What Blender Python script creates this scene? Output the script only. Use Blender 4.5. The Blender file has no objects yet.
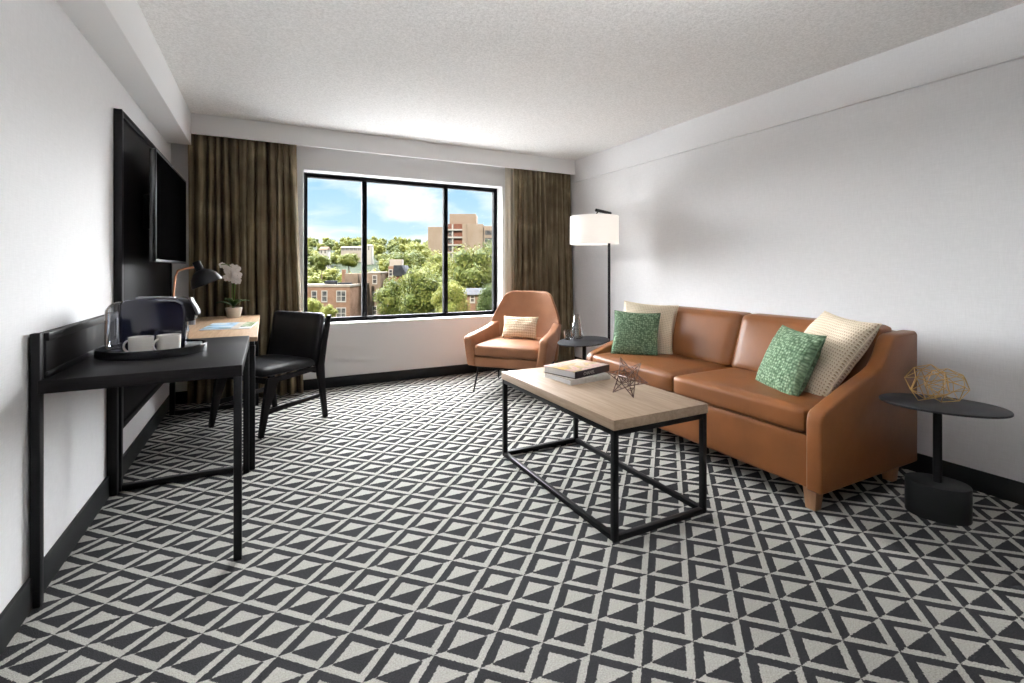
import bpy, bmesh, math, random
from mathutils import Vector, Matrix, noise
PI = math.pi
scene = bpy.context.scene
COL = scene.collection

# ------------------------------------------------------------------ camera (17 mm shift lens)
FPX, HOR = 480.6, 269.0
TH = math.atan((512 - 265.9) / FPX)
EYE = 1.17
FW = Vector((math.sin(TH), math.cos(TH), 0)); RT = Vector((math.cos(TH), -math.sin(TH), 0))
cam = bpy.data.cameras.new('camera'); co = bpy.data.objects.new('camera', cam); COL.objects.link(co)
co.location = (0, 0, EYE); co.rotation_euler = (PI / 2, 0, -TH)
cam.sensor_width = 36; cam.lens = 36 * FPX / 1024; cam.shift_y = -(341.5 - HOR) / 1024
cam.clip_start = 0.02; cam.clip_end = 5000
scene.camera = co

def view(right, depth, z):                      # a point given in the room by its distance ahead and to the side
    p = FW * depth + RT * right
    return Vector((p.x, p.y, z))
def far_pt(u, v, d):                            # the same for the landscape
    p = FW * d + RT * ((u - 512) / FPX * d)
    return Vector((p.x, p.y, EYE + (HOR - v) / FPX * d))

# ------------------------------------------------------------------ materials
def mat(name, col, rough=0.5, metal=0.0, spec=0.5, **kw):
    m = bpy.data.materials.new(name); m.use_nodes = True
    b = m.node_tree.nodes['Principled BSDF']
    b.inputs['Base Color'].default_value = (*col, 1)
    b.inputs['Roughness'].default_value = rough
    b.inputs['Metallic'].default_value = metal
    b.inputs['Specular IOR Level'].default_value = spec
    for k, v in kw.items():
        b.inputs[k].default_value = v
    return m
def N(m, t, **kw):
    n = m.node_tree.nodes.new(t)
    for k, v in kw.items():
        if hasattr(n, k): setattr(n, k, v)
        else: n.inputs[k].default_value = v
    return n
def L(m, a, b): m.node_tree.links.new(a, b)
def bsdf(m): return m.node_tree.nodes['Principled BSDF']
def coords(m, kind='Object', scale=(1, 1, 1), rot=(0, 0, 0), loc=(0, 0, 0)):
    t = N(m, 'ShaderNodeTexCoord'); mp = N(m, 'ShaderNodeMapping')
    mp.inputs['Scale'].default_value = scale; mp.inputs['Rotation'].default_value = rot; mp.inputs['Location'].default_value = loc
    L(m, t.outputs[kind], mp.inputs['Vector']); return mp.outputs['Vector']
def noise_tex(m, vec, scale, detail=3, rough=0.5, dist=0.0):
    n = N(m, 'ShaderNodeTexNoise'); n.inputs['Scale'].default_value = scale; n.inputs['Detail'].default_value = detail
    n.inputs['Roughness'].default_value = rough; n.inputs['Distortion'].default_value = dist
    if vec: L(m, vec, n.inputs['Vector'])
    return n
def ramp(m, fac, stops):
    r = N(m, 'ShaderNodeValToRGB'); e = r.color_ramp.elements
    while len(e) < len(stops): e.new(0.5)
    for i, (p, c) in enumerate(stops):
        e[i].position = p; e[i].color = (*c, 1) if len(c) == 3 else c
    L(m, fac, r.inputs['Fac']); return r.outputs['Color']
def bump(m, h, strength, dist=0.01):
    b = N(m, 'ShaderNodeBump'); b.inputs['Strength'].default_value = strength; b.inputs['Distance'].default_value = dist
    L(m, h, b.inputs['Height']); L(m, b.outputs['Normal'], bsdf(m).inputs['Normal'])
def math_n(m, op, a, b=None, c=None):
    n = N(m, 'ShaderNodeMath'); n.operation = op
    for i, x in enumerate((a, b, c)):
        if x is None: continue
        if isinstance(x, (int, float)): n.inputs[i].default_value = x
        else: L(m, x, n.inputs[i])
    return n.outputs[0]
def mixc(m, fac, a, b):
    n = N(m, 'ShaderNodeMix'); n.data_type = 'RGBA'
    for s, x in ((0, fac), (6, a), (7, b)):
        if isinstance(x, (int, float)): n.inputs[s].default_value = x
        elif isinstance(x, tuple): n.inputs[s].default_value = (*x, 1)
        else: L(m, x, n.inputs[s])
    return n.outputs[2]

def wall_mat(name, col):
    m = mat(name, col, 0.75, spec=0.25)
    v = coords(m, scale=(1, 1, 0.08)); n = noise_tex(m, v, 260, 2)
    v2 = coords(m, scale=(0.08, 0.08, 1)); n2 = noise_tex(m, v2, 260, 2)
    s = math_n(m, 'ADD', n.outputs['Fac'], n2.outputs['Fac'])
    f = math_n(m, 'MULTIPLY', s, 0.5)
    c = ramp(m, f, [(0.3, tuple(x * 0.94 for x in col)), (0.7, tuple(min(1, x * 1.04) for x in col))])
    L(m, c, bsdf(m).inputs['Base Color']); bump(m, f, 0.12, 0.004); return m
M = {}
M['wall'] = wall_mat('linen_wallcovering', (0.80, 0.797, 0.805))
M['soffit'] = mat('painted_plaster', (0.80, 0.797, 0.795), 0.7, spec=0.25)
m = M['soffit']; bump(m, noise_tex(m, coords(m), 90, 3).outputs['Fac'], 0.05, 0.004)
m = M['ceiling'] = mat('popcorn_ceiling', (0.74, 0.73, 0.70), 0.9, spec=0.1)
v = coords(m); n = noise_tex(m, v, 78, 4, 0.75)
L(m, ramp(m, n.outputs['Fac'], [(0.35, (0.76, 0.75, 0.73)), (0.62, (0.95, 0.94, 0.925))]), bsdf(m).inputs['Base Color']); bump(m, n.outputs['Fac'], 0.5, 0.012)  # tone follows the bumps: their light and shade is painted into the colour

def carpet_mat():
    m = mat('geometric_carpet', (0.3, 0.3, 0.3), 0.95, spec=0.08)
    t = N(m, 'ShaderNodeTexCoord'); wob = noise_tex(m, t.outputs['Object'], 170, 2)
    sep = N(m, 'ShaderNodeSeparateXYZ'); L(m, t.outputs['Object'], sep.inputs[0])
    ws = N(m, 'ShaderNodeSeparateXYZ'); L(m, wob.outputs['Color'], ws.inputs[0])
    px = math_n(m, 'ADD', sep.outputs[0], math_n(m, 'MULTIPLY', math_n(m, 'SUBTRACT', ws.outputs[0], 0.5), 0.011))
    py = math_n(m, 'ADD', sep.outputs[1], math_n(m, 'MULTIPLY', math_n(m, 'SUBTRACT', ws.outputs[1], 0.5), 0.011))
    px = math_n(m, 'SUBTRACT', px, 1.4065); py = math_n(m, 'SUBTRACT', py, 1.2965)
    k = 1 / (0.1497 * math.sqrt(2))
    a = math_n(m, 'FRACT', math_n(m, 'MULTIPLY', math_n(m, 'SUBTRACT', px, py), k))
    b = math_n(m, 'FRACT', math_n(m, 'MULTIPLY', math_n(m, 'ADD', px, py), -k))
    s = math_n(m, 'GREATER_THAN', math_n(m, 'ADD', a, b), 1.0)
    ia = math_n(m, 'LESS_THAN', math_n(m, 'ABSOLUTE', math_n(m, 'SUBTRACT', a, 0.522)), 0.325)
    ib = math_n(m, 'LESS_THAN', math_n(m, 'ABSOLUTE', math_n(m, 'SUBTRACT', b, 0.522)), 0.325)
    inner = math_n(m, 'MULTIPLY', ia, ib)
    light = math_n(m, 'ABSOLUTE', math_n(m, 'SUBTRACT', inner, s))
    vor = N(m, 'ShaderNodeTexVoronoi'); vor.inputs['Scale'].default_value = 320; L(m, t.outputs['Object'], vor.inputs['Vector'])
    fl = noise_tex(m, t.outputs['Object'], 230, 3)
    cl = ramp(m, fl.outputs['Fac'], [(0.3, (0.30, 0.291, 0.268)), (0.7, (0.53, 0.513, 0.470))])
    cd = ramp(m, fl.outputs['Fac'], [(0.3, (0.016, 0.016, 0.018)), (0.7, (0.037, 0.037, 0.040))])
    L(m, mixc(m, light, cd, cl), bsdf(m).inputs['Base Color'])
    bump(m, vor.outputs['Distance'], 0.5, 0.004); return m
M['carpet'] = carpet_mat()

def metal_black(name, col=(0.009, 0.009, 0.010), rough=0.42, spec=0.13):
    m = mat(name, col, rough, spec=spec); v = coords(m)
    bump(m, noise_tex(m, v, 400, 2).outputs['Fac'], 0.04, 0.002); return m
M['black'] = metal_black('black_powder_coat')
M['black_wood'] = metal_black('black_stained_wood', (0.008, 0.0078, 0.008), 0.45, 0.06)
m = M['black_wood']; n = noise_tex(m, coords(m, scale=(1, 14, 14)), 20, 3); L(m, ramp(m, n.outputs['Fac'], [(0.3, (0.007, 0.0065, 0.007)), (0.7, (0.013, 0.012, 0.013))]), bsdf(m).inputs['Base Color'])
M['base_black'] = metal_black('black_skirting', (0.012, 0.013, 0.014), 0.5)
M['table_grey'] = metal_black('charcoal_table_metal', (0.020, 0.021, 0.024), 0.5)
M['frame'] = mat('dark_window_aluminium', (0.0035, 0.0035, 0.004), 0.7, spec=0.06)
m = M['frame']; bump(m, noise_tex(m, coords(m), 300, 2).outputs['Fac'], 0.03, 0.002)
M['screen'] = mat('television_glass', (0.002, 0.002, 0.002), 0.4, spec=0.0)

def wood(name, c1, c2, axis=1, sc=9, rough=0.5):
    m = mat(name, c1, rough, spec=0.3); s = [18, 18, 18]; s[axis] = 1.0
    v = coords(m, scale=tuple(s)); n = noise_tex(m, v, sc * 0.35, 5, 0.6, 0.6)
    L(m, ramp(m, n.outputs['Fac'], [(0.25, c1), (0.5, tuple((a + b) / 2 for a, b in zip(c1, c2))), (0.75, c2)]), bsdf(m).inputs['Base Color'])
    bump(m, n.outputs['Fac'], 0.06, 0.003); return m
M['oak'] = wood('washed_oak', (0.28, 0.195, 0.132), (0.46, 0.345, 0.25), 1)
M['desk_oak'] = wood('honey_oak', (0.34, 0.215, 0.125), (0.53, 0.36, 0.23), 1)
M['absorber_wood'] = wood('light_absorbing_dark_wood', (0.045, 0.027, 0.017), (0.09, 0.055, 0.035), 2)
M['leg_wood'] = wood('light_beech', (0.36, 0.19, 0.10), (0.46, 0.26, 0.15), 2)

def leather(name, c, rough=0.42):
    m = mat(name, c, rough, spec=0.23); v = coords(m)
    n = noise_tex(m, v, 5, 4); vor = N(m, 'ShaderNodeTexVoronoi'); vor.inputs['Scale'].default_value = 420; L(m, v, vor.inputs['Vector'])
    L(m, ramp(m, n.outputs['Fac'], [(0.3, tuple(x * 0.85 for x in c)), (0.7, tuple(x * 1.12 for x in c))]), bsdf(m).inputs['Base Color'])
    h = math_n(m, 'ADD', math_n(m, 'MULTIPLY', vor.outputs['Distance'], 0.25), noise_tex(m, v, 26, 3).outputs['Fac'])
    bump(m, h, 0.14, 0.004); return m
M['cognac'] = leather('cognac_leather', (0.172, 0.063, 0.0205), 0.38)
M['tan'] = leather('tan_leather', (0.275, 0.124, 0.064), 0.5)
M['black_leather'] = leather('black_leather', (0.011, 0.011, 0.013), 0.5)

def curtain_mat():
    m = mat('brown_drapery', (0.06, 0.045, 0.026), 0.85, spec=0.15)
    v = coords(m, scale=(1, 1, 0.03)); n = noise_tex(m, v, 45, 3); n2 = noise_tex(m, coords(m, scale=(1, 1, 0.9)), 3.0, 2, dist=1.5)
    f = math_n(m, 'ADD', math_n(m, 'MULTIPLY', n.outputs['Fac'], 0.55), math_n(m, 'MULTIPLY', n2.outputs['Fac'], 0.45))
    L(m, ramp(m, f, [(0.35, (0.075, 0.055, 0.035)), (0.52, (0.155, 0.122, 0.074)), (0.66, (0.30, 0.245, 0.157))]), bsdf(m).inputs['Base Color'])
    tr = N(m, 'ShaderNodeBsdfTranslucent'); tr.inputs['Color'].default_value = (0.32, 0.25, 0.14, 1)
    mx = N(m, 'ShaderNodeMixShader'); mx.inputs[0].default_value = 0.18
    L(m, bsdf(m).outputs[0], mx.inputs[1]); L(m, tr.outputs[0], mx.inputs[2])
    L(m, mx.outputs[0], m.node_tree.nodes['Material Output'].inputs['Surface']); return m
M['curtain'] = curtain_mat()
M['lining'] = mat('pale_curtain_lining', (0.62, 0.57, 0.48), 0.9, spec=0.1)
m = M['lining']; bump(m, noise_tex(m, coords(m, scale=(1, 1, .05)), 60, 2).outputs['Fac'], 0.2, 0.004)

def thin_glass(name, gl=0.06, tint=(1, 1, 1)):
    m = bpy.data.materials.new(name); m.use_nodes = True; nt = m.node_tree; nt.nodes.remove(bsdf(m))
    t = N(m, 'ShaderNodeBsdfTransparent'); t.inputs[0].default_value = (*tint, 1)
    g = N(m, 'ShaderNodeBsdfGlossy'); g.inputs['Roughness'].default_value = 0.02
    fr = N(m, 'ShaderNodeLayerWeight'); fr.inputs['Blend'].default_value = 0.25
    mx = N(m, 'ShaderNodeMixShader'); L(m, math_n(m, 'ADD', math_n(m, 'MULTIPLY', fr.outputs['Facing'], gl * 5), gl * .3), mx.inputs[0])
    L(m, t.outputs[0], mx.inputs[1]); L(m, g.outputs[0], mx.inputs[2]); L(m, mx.outputs[0], nt.nodes['Material Output'].inputs['Surface']); return m
M['pane'] = thin_glass('window_glass', 0.03)
M['glass'] = thin_glass('clear_glass', 0.30, (0.965, 0.97, 0.975))
M['tank'] = thin_glass('clear_plastic', 0.26, (0.88, 0.89, 0.93))

def weave(name, c1, c2, nu, nv, strength, lo=0.35, hi=0.6):
    m = mat(name, c1, 0.9, spec=0.12)
    uv = coords(m, 'UV', scale=(nu, nv, 1)); sep = N(m, 'ShaderNodeSeparateXYZ'); L(m, uv, sep.inputs[0])
    a = math_n(m, 'ABSOLUTE', math_n(m, 'SINE', math_n(m, 'MULTIPLY', sep.outputs[0], PI)))
    b = math_n(m, 'ABSOLUTE', math_n(m, 'SINE', math_n(m, 'MULTIPLY', sep.outputs[1], PI)))
    h = math_n(m, 'MULTIPLY', a, b)
    n = noise_tex(m, coords(m, 'UV', scale=(1, 1, 1)), 90, 2)
    hh = math_n(m, 'ADD', h, math_n(m, 'MULTIPLY', n.outputs['Fac'], 0.25))
    L(m, ramp(m, hh, [(lo, c1), (hi, c2)]), bsdf(m).inputs['Base Color']); bump(m, hh, strength, 0.012); return m
M['beige_knit'] = weave('cream_waffle_weave', (0.78, 0.67, 0.52), (0.42, 0.30, 0.19), 34, 30, 0.35, 0.85, 1.12)
M['cream_knit'] = weave('cream_slub_weave', (0.50, 0.34, 0.20), (0.78, 0.66, 0.50), 20, 9, 0.5, 0.15, 0.45)
def green_mat():
    m = mat('green_bobble_weave', (0.1, 0.3, 0.17), 0.85, spec=0.15)
    uv = coords(m, 'UV', scale=(24, 24, 1)); vor = N(m, 'ShaderNodeTexVoronoi'); vor.inputs['Scale'].default_value = 1.0
    vor.inputs['Randomness'].default_value = 0.55; L(m, uv, vor.inputs['Vector'])
    d = vor.outputs['Distance']
    L(m, ramp(m, d, [(0.12, (0.33, 0.43, 0.30)), (0.42, (0.165, 0.25, 0.155)), (0.72, (0.065, 0.115, 0.065))]), bsdf(m).inputs['Base Color'])
    bump(m, math_n(m, 'SUBTRACT', 1.0, d), 0.8, 0.015); return m
M['green_knit'] = green_mat()
M['copper'] = mat('copper', (0.80, 0.40, 0.24), 0.3, 1.0)
M['brass'] = mat('brushed_brass', (0.72, 0.50, 0.22), 0.3, 1.0)
M['bronze'] = mat('dark_bronze_wire', (0.10, 0.055, 0.045), 0.4, 0.7)
M['chrome'] = mat('silver_plastic', (0.42, 0.42, 0.44), 0.42, 0.85)
M['grey_plastic'] = mat('grey_plastic', (0.16, 0.16, 0.17), 0.5, spec=0.2)
M['navy'] = mat('navy_gloss_plastic', (0.006, 0.007, 0.017), 0.12, spec=0.6)
M['machine_black'] = mat('black_gloss_plastic', (0.008, 0.008, 0.010), 0.22)
M['ceramic'] = mat('white_ceramic', (0.88, 0.86, 0.81), 0.25)
for k in ('copper', 'brass', 'bronze', 'chrome', 'grey_plastic', 'navy', 'machine_black', 'ceramic', 'screen'):
    m = M[k]; n = noise_tex(m, coords(m), 60, 2); r0 = bsdf(m).inputs['Roughness'].default_value
    L(m, math_n(m, 'ADD', math_n(m, 'MULTIPLY', n.outputs['Fac'], 0.08), r0 - 0.04), bsdf(m).inputs['Roughness'])
def plain(name, c, rough=0.7, sc=40, var=0.1):
    m = mat(name, c, rough, spec=0.25); n = noise_tex(m, coords(m), sc, 3)
    L(m, ramp(m, n.outputs['Fac'], [(0.3, tuple(x * (1 - var) for x in c)), (0.7, tuple(min(1, x * (1 + var)) for x in c))]), bsdf(m).inputs['Base Color']); return m
M['petal'] = plain('white_petals', (0.93, 0.90, 0.885), 0.6, 40, 0.04)
m = M['petal']; tr = N(m, 'ShaderNodeBsdfTranslucent'); tr.inputs['Color'].default_value = (0.92, 0.88, 0.86, 1)
mx = N(m, 'ShaderNodeMixShader'); mx.inputs[0].default_value = 0.5
L(m, bsdf(m).outputs[0], mx.inputs[1]); L(m, tr.outputs[0], mx.inputs[2]); L(m, mx.outputs[0], m.node_tree.nodes['Material Output'].inputs['Surface'])
M['stem'] = plain('green_stem', (0.12, 0.22, 0.05))
M['leaf'] = plain('orchid_leaf', (0.06, 0.12, 0.035), 0.4)
M['soil'] = plain('moss_soil', (0.06, 0.04, 0.025), 0.95)
M['paper'] = plain('page_edges', (0.84, 0.86, 0.90), 0.8, 300)
M['spine_dark'] = plain('dark_book_cloth', (0.022, 0.016, 0.020), 0.5)
M['spine_grey'] = plain('grey_book_cloth', (0.62, 0.60, 0.57), 0.6)
M['print_grey'] = plain('silver_print', (0.42, 0.40, 0.38), 0.6)
def cover(name, stops, sc, rot=0.5):
    m = mat(name, (0.5, 0.5, 0.5), 0.35); v = coords(m, rot=(0, 0, rot)); n = noise_tex(m, v, sc, 1.5, dist=0.8)
    L(m, ramp(m, n.outputs['Fac'], stops), bsdf(m).inputs['Base Color']); return m
M['cover'] = cover('painted_book_cover', [(0.34, (0.78, 0.52, 0.16)), (0.43, (0.50, 0.40, 0.26)), (0.5, (0.80, 0.60, 0.48)), (0.58, (0.70, 0.40, 0.42)), (0.66, (0.78, 0.66, 0.54))], 9)
M['mag_sea'] = cover('coastal_photo_page', [(0.35, (0.12, 0.22, 0.20)), (0.45, (0.30, 0.52, 0.75)), (0.6, (0.62, 0.75, 0.86)), (0.7, (0.80, 0.82, 0.80))], 9)
M['mag_pale'] = cover('pale_sand_page', [(0.3, (0.55, 0.45, 0.36)), (0.7, (0.80, 0.74, 0.66))], 12)
M['mag_green'] = cover('foliage_photo_page', [(0.35, (0.06, 0.12, 0.04)), (0.5, (0.20, 0.32, 0.12)), (0.65, (0.70, 0.70, 0.62))], 32)
def shade_mat():
    m = mat('white_lampshade', (0.86, 0.85, 0.83), 0.9, spec=0.1)
    n = noise_tex(m, coords(m, scale=(1, 1, .1)), 120, 2); bump(m, n.outputs['Fac'], 0.08, 0.003)
    tr = N(m, 'ShaderNodeBsdfTranslucent'); tr.inputs['Color'].default_value = (0.95, 0.93, 0.90, 1)
    mx = N(m, 'ShaderNodeMixShader'); mx.inputs[0].default_value = 0.55
    L(m, bsdf(m).outputs[0], mx.inputs[1]); L(m, tr.outputs[0], mx.inputs[2])
    L(m, mx.outputs[0], m.node_tree.nodes['Material Output'].inputs['Surface']); return m
M['shade'] = shade_mat()
def emit(name, c, s):
    m = mat(name, c, 0.6); bsdf(m).inputs['Emission Color'].default_value = (*c, 1); bsdf(m).inputs['Emission Strength'].default_value = s; return m

# ------------------------------------------------------------------ mesh helpers
class MB:
    def __init__(s): s.bm = bmesh.new(); s.uv = None
    def box(s, x0, x1, y0, y1, z0, z1, bev=0.0, seg=2, M_=None):
        t = bmesh.new(); bmesh.ops.create_cube(t, size=1)
        bmesh.ops.scale(t, vec=(x1 - x0, y1 - y0, z1 - z0), verts=t.verts)
        bmesh.ops.translate(t, vec=((x0 + x1) / 2, (y0 + y1) / 2, (z0 + z1) / 2), verts=t.verts)
        if bev > 0: bmesh.ops.bevel(t, geom=t.edges[:], offset=bev, segments=seg, profile=0.5, affect='EDGES')
        return s.add(t, M_)
    def add(s, t, M_=None):
        if M_ is not None: bmesh.ops.transform(t, matrix=M_, verts=t.verts)
        me = bpy.data.meshes.new('tmp'); t.to_mesh(me); t.free(); s.bm.from_mesh(me); bpy.data.meshes.remove(me); return s
    def tube(s, pts, r, n=10, cap=True):
        pts = [Vector(p) for p in pts]; rs = r if isinstance(r, (list, tuple)) else [r] * len(pts)
        rings = []; up = Vector((0.13, 0.21, 0.97))
        for i, p in enumerate(pts):
            d = (pts[min(i + 1, len(pts) - 1)] - pts[max(i - 1, 0)]).normalized()
            a = d.cross(up)
            if a.length < 1e-3: a = d.cross(Vector((1, 0, 0)))
            a.normalize(); b = d.cross(a).normalized()
            rings.append([s.bm.verts.new(p + (a * math.cos(2 * PI * k / n) + b * math.sin(2 * PI * k / n)) * rs[i]) for k in range(n)])
        for i in range(len(rings) - 1):
            for k in range(n):
                s.bm.faces.new((rings[i][k], rings[i][(k + 1) % n], rings[i + 1][(k + 1) % n], rings[i + 1][k]))
        if cap: s.bm.faces.new(rings[0][::-1]); s.bm.faces.new(rings[-1])
        return s
    def lathe(s, prof, c=(0, 0, 0), n=32, M_=None, sx=1, sy=1, cap0=True, cap1=True):
        t = bmesh.new(); rings = []
        for r, z in prof:
            if r < 1e-5: rings.append([t.verts.new((0, 0, z))])
            else: rings.append([t.verts.new((r * sx * math.cos(2 * PI * k / n), r * sy * math.sin(2 * PI * k / n), z)) for k in range(n)])
        for a, b in zip(rings, rings[1:]):
            for k in range(n):
                if len(a) == 1 and len(b) == 1: continue
                if len(a) == 1: t.faces.new((a[0], b[(k + 1) % n], b[k]))
                elif len(b) == 1: t.faces.new((a[k], a[(k + 1) % n], b[0]))
                else: t.faces.new((a[k], a[(k + 1) % n], b[(k + 1) % n], b[k]))
        if cap0 and len(rings[0]) > 1: t.faces.new(rings[0][::-1])
        if cap1 and len(rings[-1]) > 1: t.faces.new(rings[-1])
        bmesh.ops.recalc_face_normals(t, faces=t.faces)
        T = Matrix.Translation(c) @ (M_ if M_ is not None else Matrix.Identity(4))
        return s.add(t, T)
    def prism(s, poly, h0, h1, axis='z', bev=0.0, seg=2, M_=None):
        t = bmesh.new()
        f = {'z': lambda a, b, h: (a, b, h), 'y': lambda a, b, h: (a, h, b), 'x': lambda a, b, h: (h, a, b)}[axis]
        lo = [t.verts.new(f(a, b, h0)) for a, b in poly]; hi = [t.verts.new(f(a, b, h1)) for a, b in poly]
        k = len(poly); t.faces.new(lo[::-1]); t.faces.new(hi)
        for i in range(k): t.faces.new((lo[i], lo[(i + 1) % k], hi[(i + 1) % k], hi[i]))
        bmesh.ops.recalc_face_normals(t, faces=t.faces)
        if bev > 0: 
            es = [e for e in t.edges if e.calc_face_angle(0) > 0.6]
            bmesh.ops.bevel(t, geom=es, offset=bev, segments=seg, profile=0.5, affect='EDGES')
        return s.add(t, M_)
    def soft(s, x0, x1, y0, y1, z0, z1, r=0.04, crown=(0, 0, 0), n=14, M_=None, shear=None):
        # rounded upholstery block; crown = extra bulge of each pair of faces
        t = bmesh.new(); bmesh.ops.create_cube(t, size=2)
        bmesh.ops.subdivide_edges(t, edges=t.edges[:], cuts=n, use_grid_fill=True)
        h = Vector(((x1 - x0) / 2, (y1 - y0) / 2, (z1 - z0) / 2)); c = Vector(((x0 + x1) / 2, (y0 + y1) / 2, (z0 + z1) / 2))
        for v in t.verts:
            q = Vector(v.co); 
            for i in range(3):          # push the sample rows toward the edges
                q[i] = math.copysign(abs(q[i]) ** 0.75, q[i])
            p = Vector((q.x * h.x, q.y * h.y, q.z * h.z))
            rr = min(r, min(h) * 0.98)
            inn = Vector([max(-(h[i] - rr), min(h[i] - rr, p[i])) for i in range(3)])
            d = p - inn
            if d.length > 1e-9: p = inn + d.normalized() * rr
            w = [1 - (q[i] * q[i]) for i in range(3)]
            for i in range(3):
                if crown[i]:
                    j, k = [a for a in range(3) if a != i]
                    p[i] += math.copysign(1, q[i]) * crown[i] * max(0, w[j]) ** 0.6 * max(0, w[k]) ** 0.6 * abs(q[i]) ** 2
            if shear: p = p + Vector(shear) * (p.z / (2 * h.z) + 0.5)
            v.co = p + c
        return s.add(t, M_)
    def build(s, name, m, parent=None, smooth=35, loc=None, M_=None):
        if M_ is not None: bmesh.ops.transform(s.bm, matrix=M_, verts=s.bm.verts)
        me = bpy.data.meshes.new(name); s.bm.to_mesh(me); s.bm.free()
        for x in (m if isinstance(m, (list, tuple)) else [m]): me.materials.append(x)
        if smooth:
            for p in me.polygons: p.use_smooth = True
            me.set_sharp_from_angle(angle=math.radians(smooth))
        o = bpy.data.objects.new(name, me); COL.objects.link(o)
        if parent: o.parent = parent
        return o

def tag(o, label=None, cat=None, group=None, kind=None):
    if label: o['label'] = label
    if cat: o['category'] = cat
    if group: o['group'] = group
    if kind: o['kind'] = kind
    return o
def thing(name, label, cat, loc=(0, 0, 0), rz=0, group=None):
    o = bpy.data.objects.new(name, None); COL.objects.link(o); o.empty_display_size = 0.1
    o.location = loc; o.rotation_euler = (0, 0, rz); return tag(o, label, cat, group)
def struct(name, mb, m, parent=None, smooth=35):
    o = mb.build(name, m, parent, smooth); o['kind'] = 'structure'; return o
def copy_tree(o, parent=None):
    c = o.copy(); COL.objects.link(c); c.parent = parent
    for ch in o.children: copy_tree(ch, c)
    return c

# ------------------------------------------------------------------ the room
XL, XR, YB, YF, ZC = -0.728, 3.345, 5.03, -2.6, 2.48
WT = 0.32
struct('floor', MB().box(XL - WT, XR + WT, YF - WT, YB + WT, -0.2, 0), M['carpet'])
struct('ceiling', MB().box(XL - WT, XR + WT, YF - WT, YB + WT, ZC, ZC + 0.2), M['ceiling'])
struct('wall_left', MB().box(XL - WT, XL, YF - WT, YB + WT, 0, ZC), M['wall'])
struct('wall_right', MB().box(XR, XR + WT, YF - WT, YB + WT, 0, ZC), M['wall'])
struct('wall_front', MB().box(XL, XR, YF - WT, YF, 0, ZC), M['absorber_wood'])  # unseen wall; its dark finish is put in to cut bounced light
WX0, WX1, WZ0, WZ1 = 0.312, 2.458, 0.620, 2.138
struct('wall_back', MB().box(XL, WX0, YB, YB + 0.2, 0, ZC).box(WX1, XR, YB, YB + 0.2, 0, ZC)
       .box(WX0, WX1, YB, YB + 0.2, 0, WZ0).box(WX0, WX1, YB, YB + 0.2, WZ1, ZC), M['soffit'])
struct('trim_1', MB().box(XL, -0.56, YF, 4.835, 2.213, ZC, 0.004), M['soffit'])
struct('trim_2', MB().box(-0.56, XR - 0.026, 4.81, 4.835, 2.308, ZC, 0.003), M['soffit'])
struct('trim_3', MB().box(XR - 0.026, XR, YF, 4.84, 2.218, ZC, 0.003), M['wall'])
for nm, b in (('baseboard_left', (XL, XL + 0.014, YF, YB, 0, 0.11)), ('baseboard_right', (XR - 0.014, XR, YF, YB, 0, 0.11)),
              ('baseboard_back', (XL + 0.014, XR - 0.014, YB - 0.014, YB, 0, 0.105)), ('baseboard_front', (XL + 0.014, XR - 0.014, YF, YF + 0.014, 0, 0.11))):
    struct(nm, MB().box(*b, 0.003), M['base_black'])
# white reveal lining of the window opening
t = 0.012
struct('trim_4', MB().box(WX0, WX1, YB - 0.004, YB + 0.13, WZ0 - 0.002, WZ0 + t, 0.002).box(WX0, WX1, YB - 0.004, YB + 0.13, WZ1 - t, WZ1 + 0.002, 0.002)
       .box(WX1 - t, WX1 + 0.002, YB - 0.004, YB + 0.13, WZ0, WZ1, 0.002).box(WX0 - 0.002, WX0 + t, YB - 0.004, YB + 0.13, WZ0, WZ1, 0.002), mat('white_gloss_paint', (0.86, 0.86, 0.85), 0.4))
# window
y0, y1 = YB + 0.13, YB + 0.19
fx0, fx1, fz0, fz1 = WX0 + t, WX1 - t, WZ0 + t, WZ1 - t
k = y0 / 5.03
mu = [0.894 * k, 1.761 * k]; w = 0.044
fr = MB()
for a in (fx0, fx1 - w): fr.box(a, a + w, y0, y1, fz0, fz1, 0.004)
for a in mu: fr.box(a - 0.024, a + 0.024, y0 + 0.002, y1, fz0 + w, fz1 - w, 0.004)
fr.box(fx0 + w, fx1 - w, y0, y1, fz0, fz0 + w, 0.004).box(fx0 + w, fx1 - w, y0, y1, fz1 - w, fz1, 0.004)
win = struct('window_1', fr, M['frame'])
xs = [fx0 + w, mu[0] - 0.024, mu[0] + 0.024, mu[1] - 0.024, mu[1] + 0.024, fx1 - w]
for i in range(3):
    MB().box(xs[2 * i] - 0.004, xs[2 * i + 1] + 0.004, y0 + 0.028, y0 + 0.034, fz0 + w - 0.004, fz1 - w + 0.004).build('pane', M['pane'], win)

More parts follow.
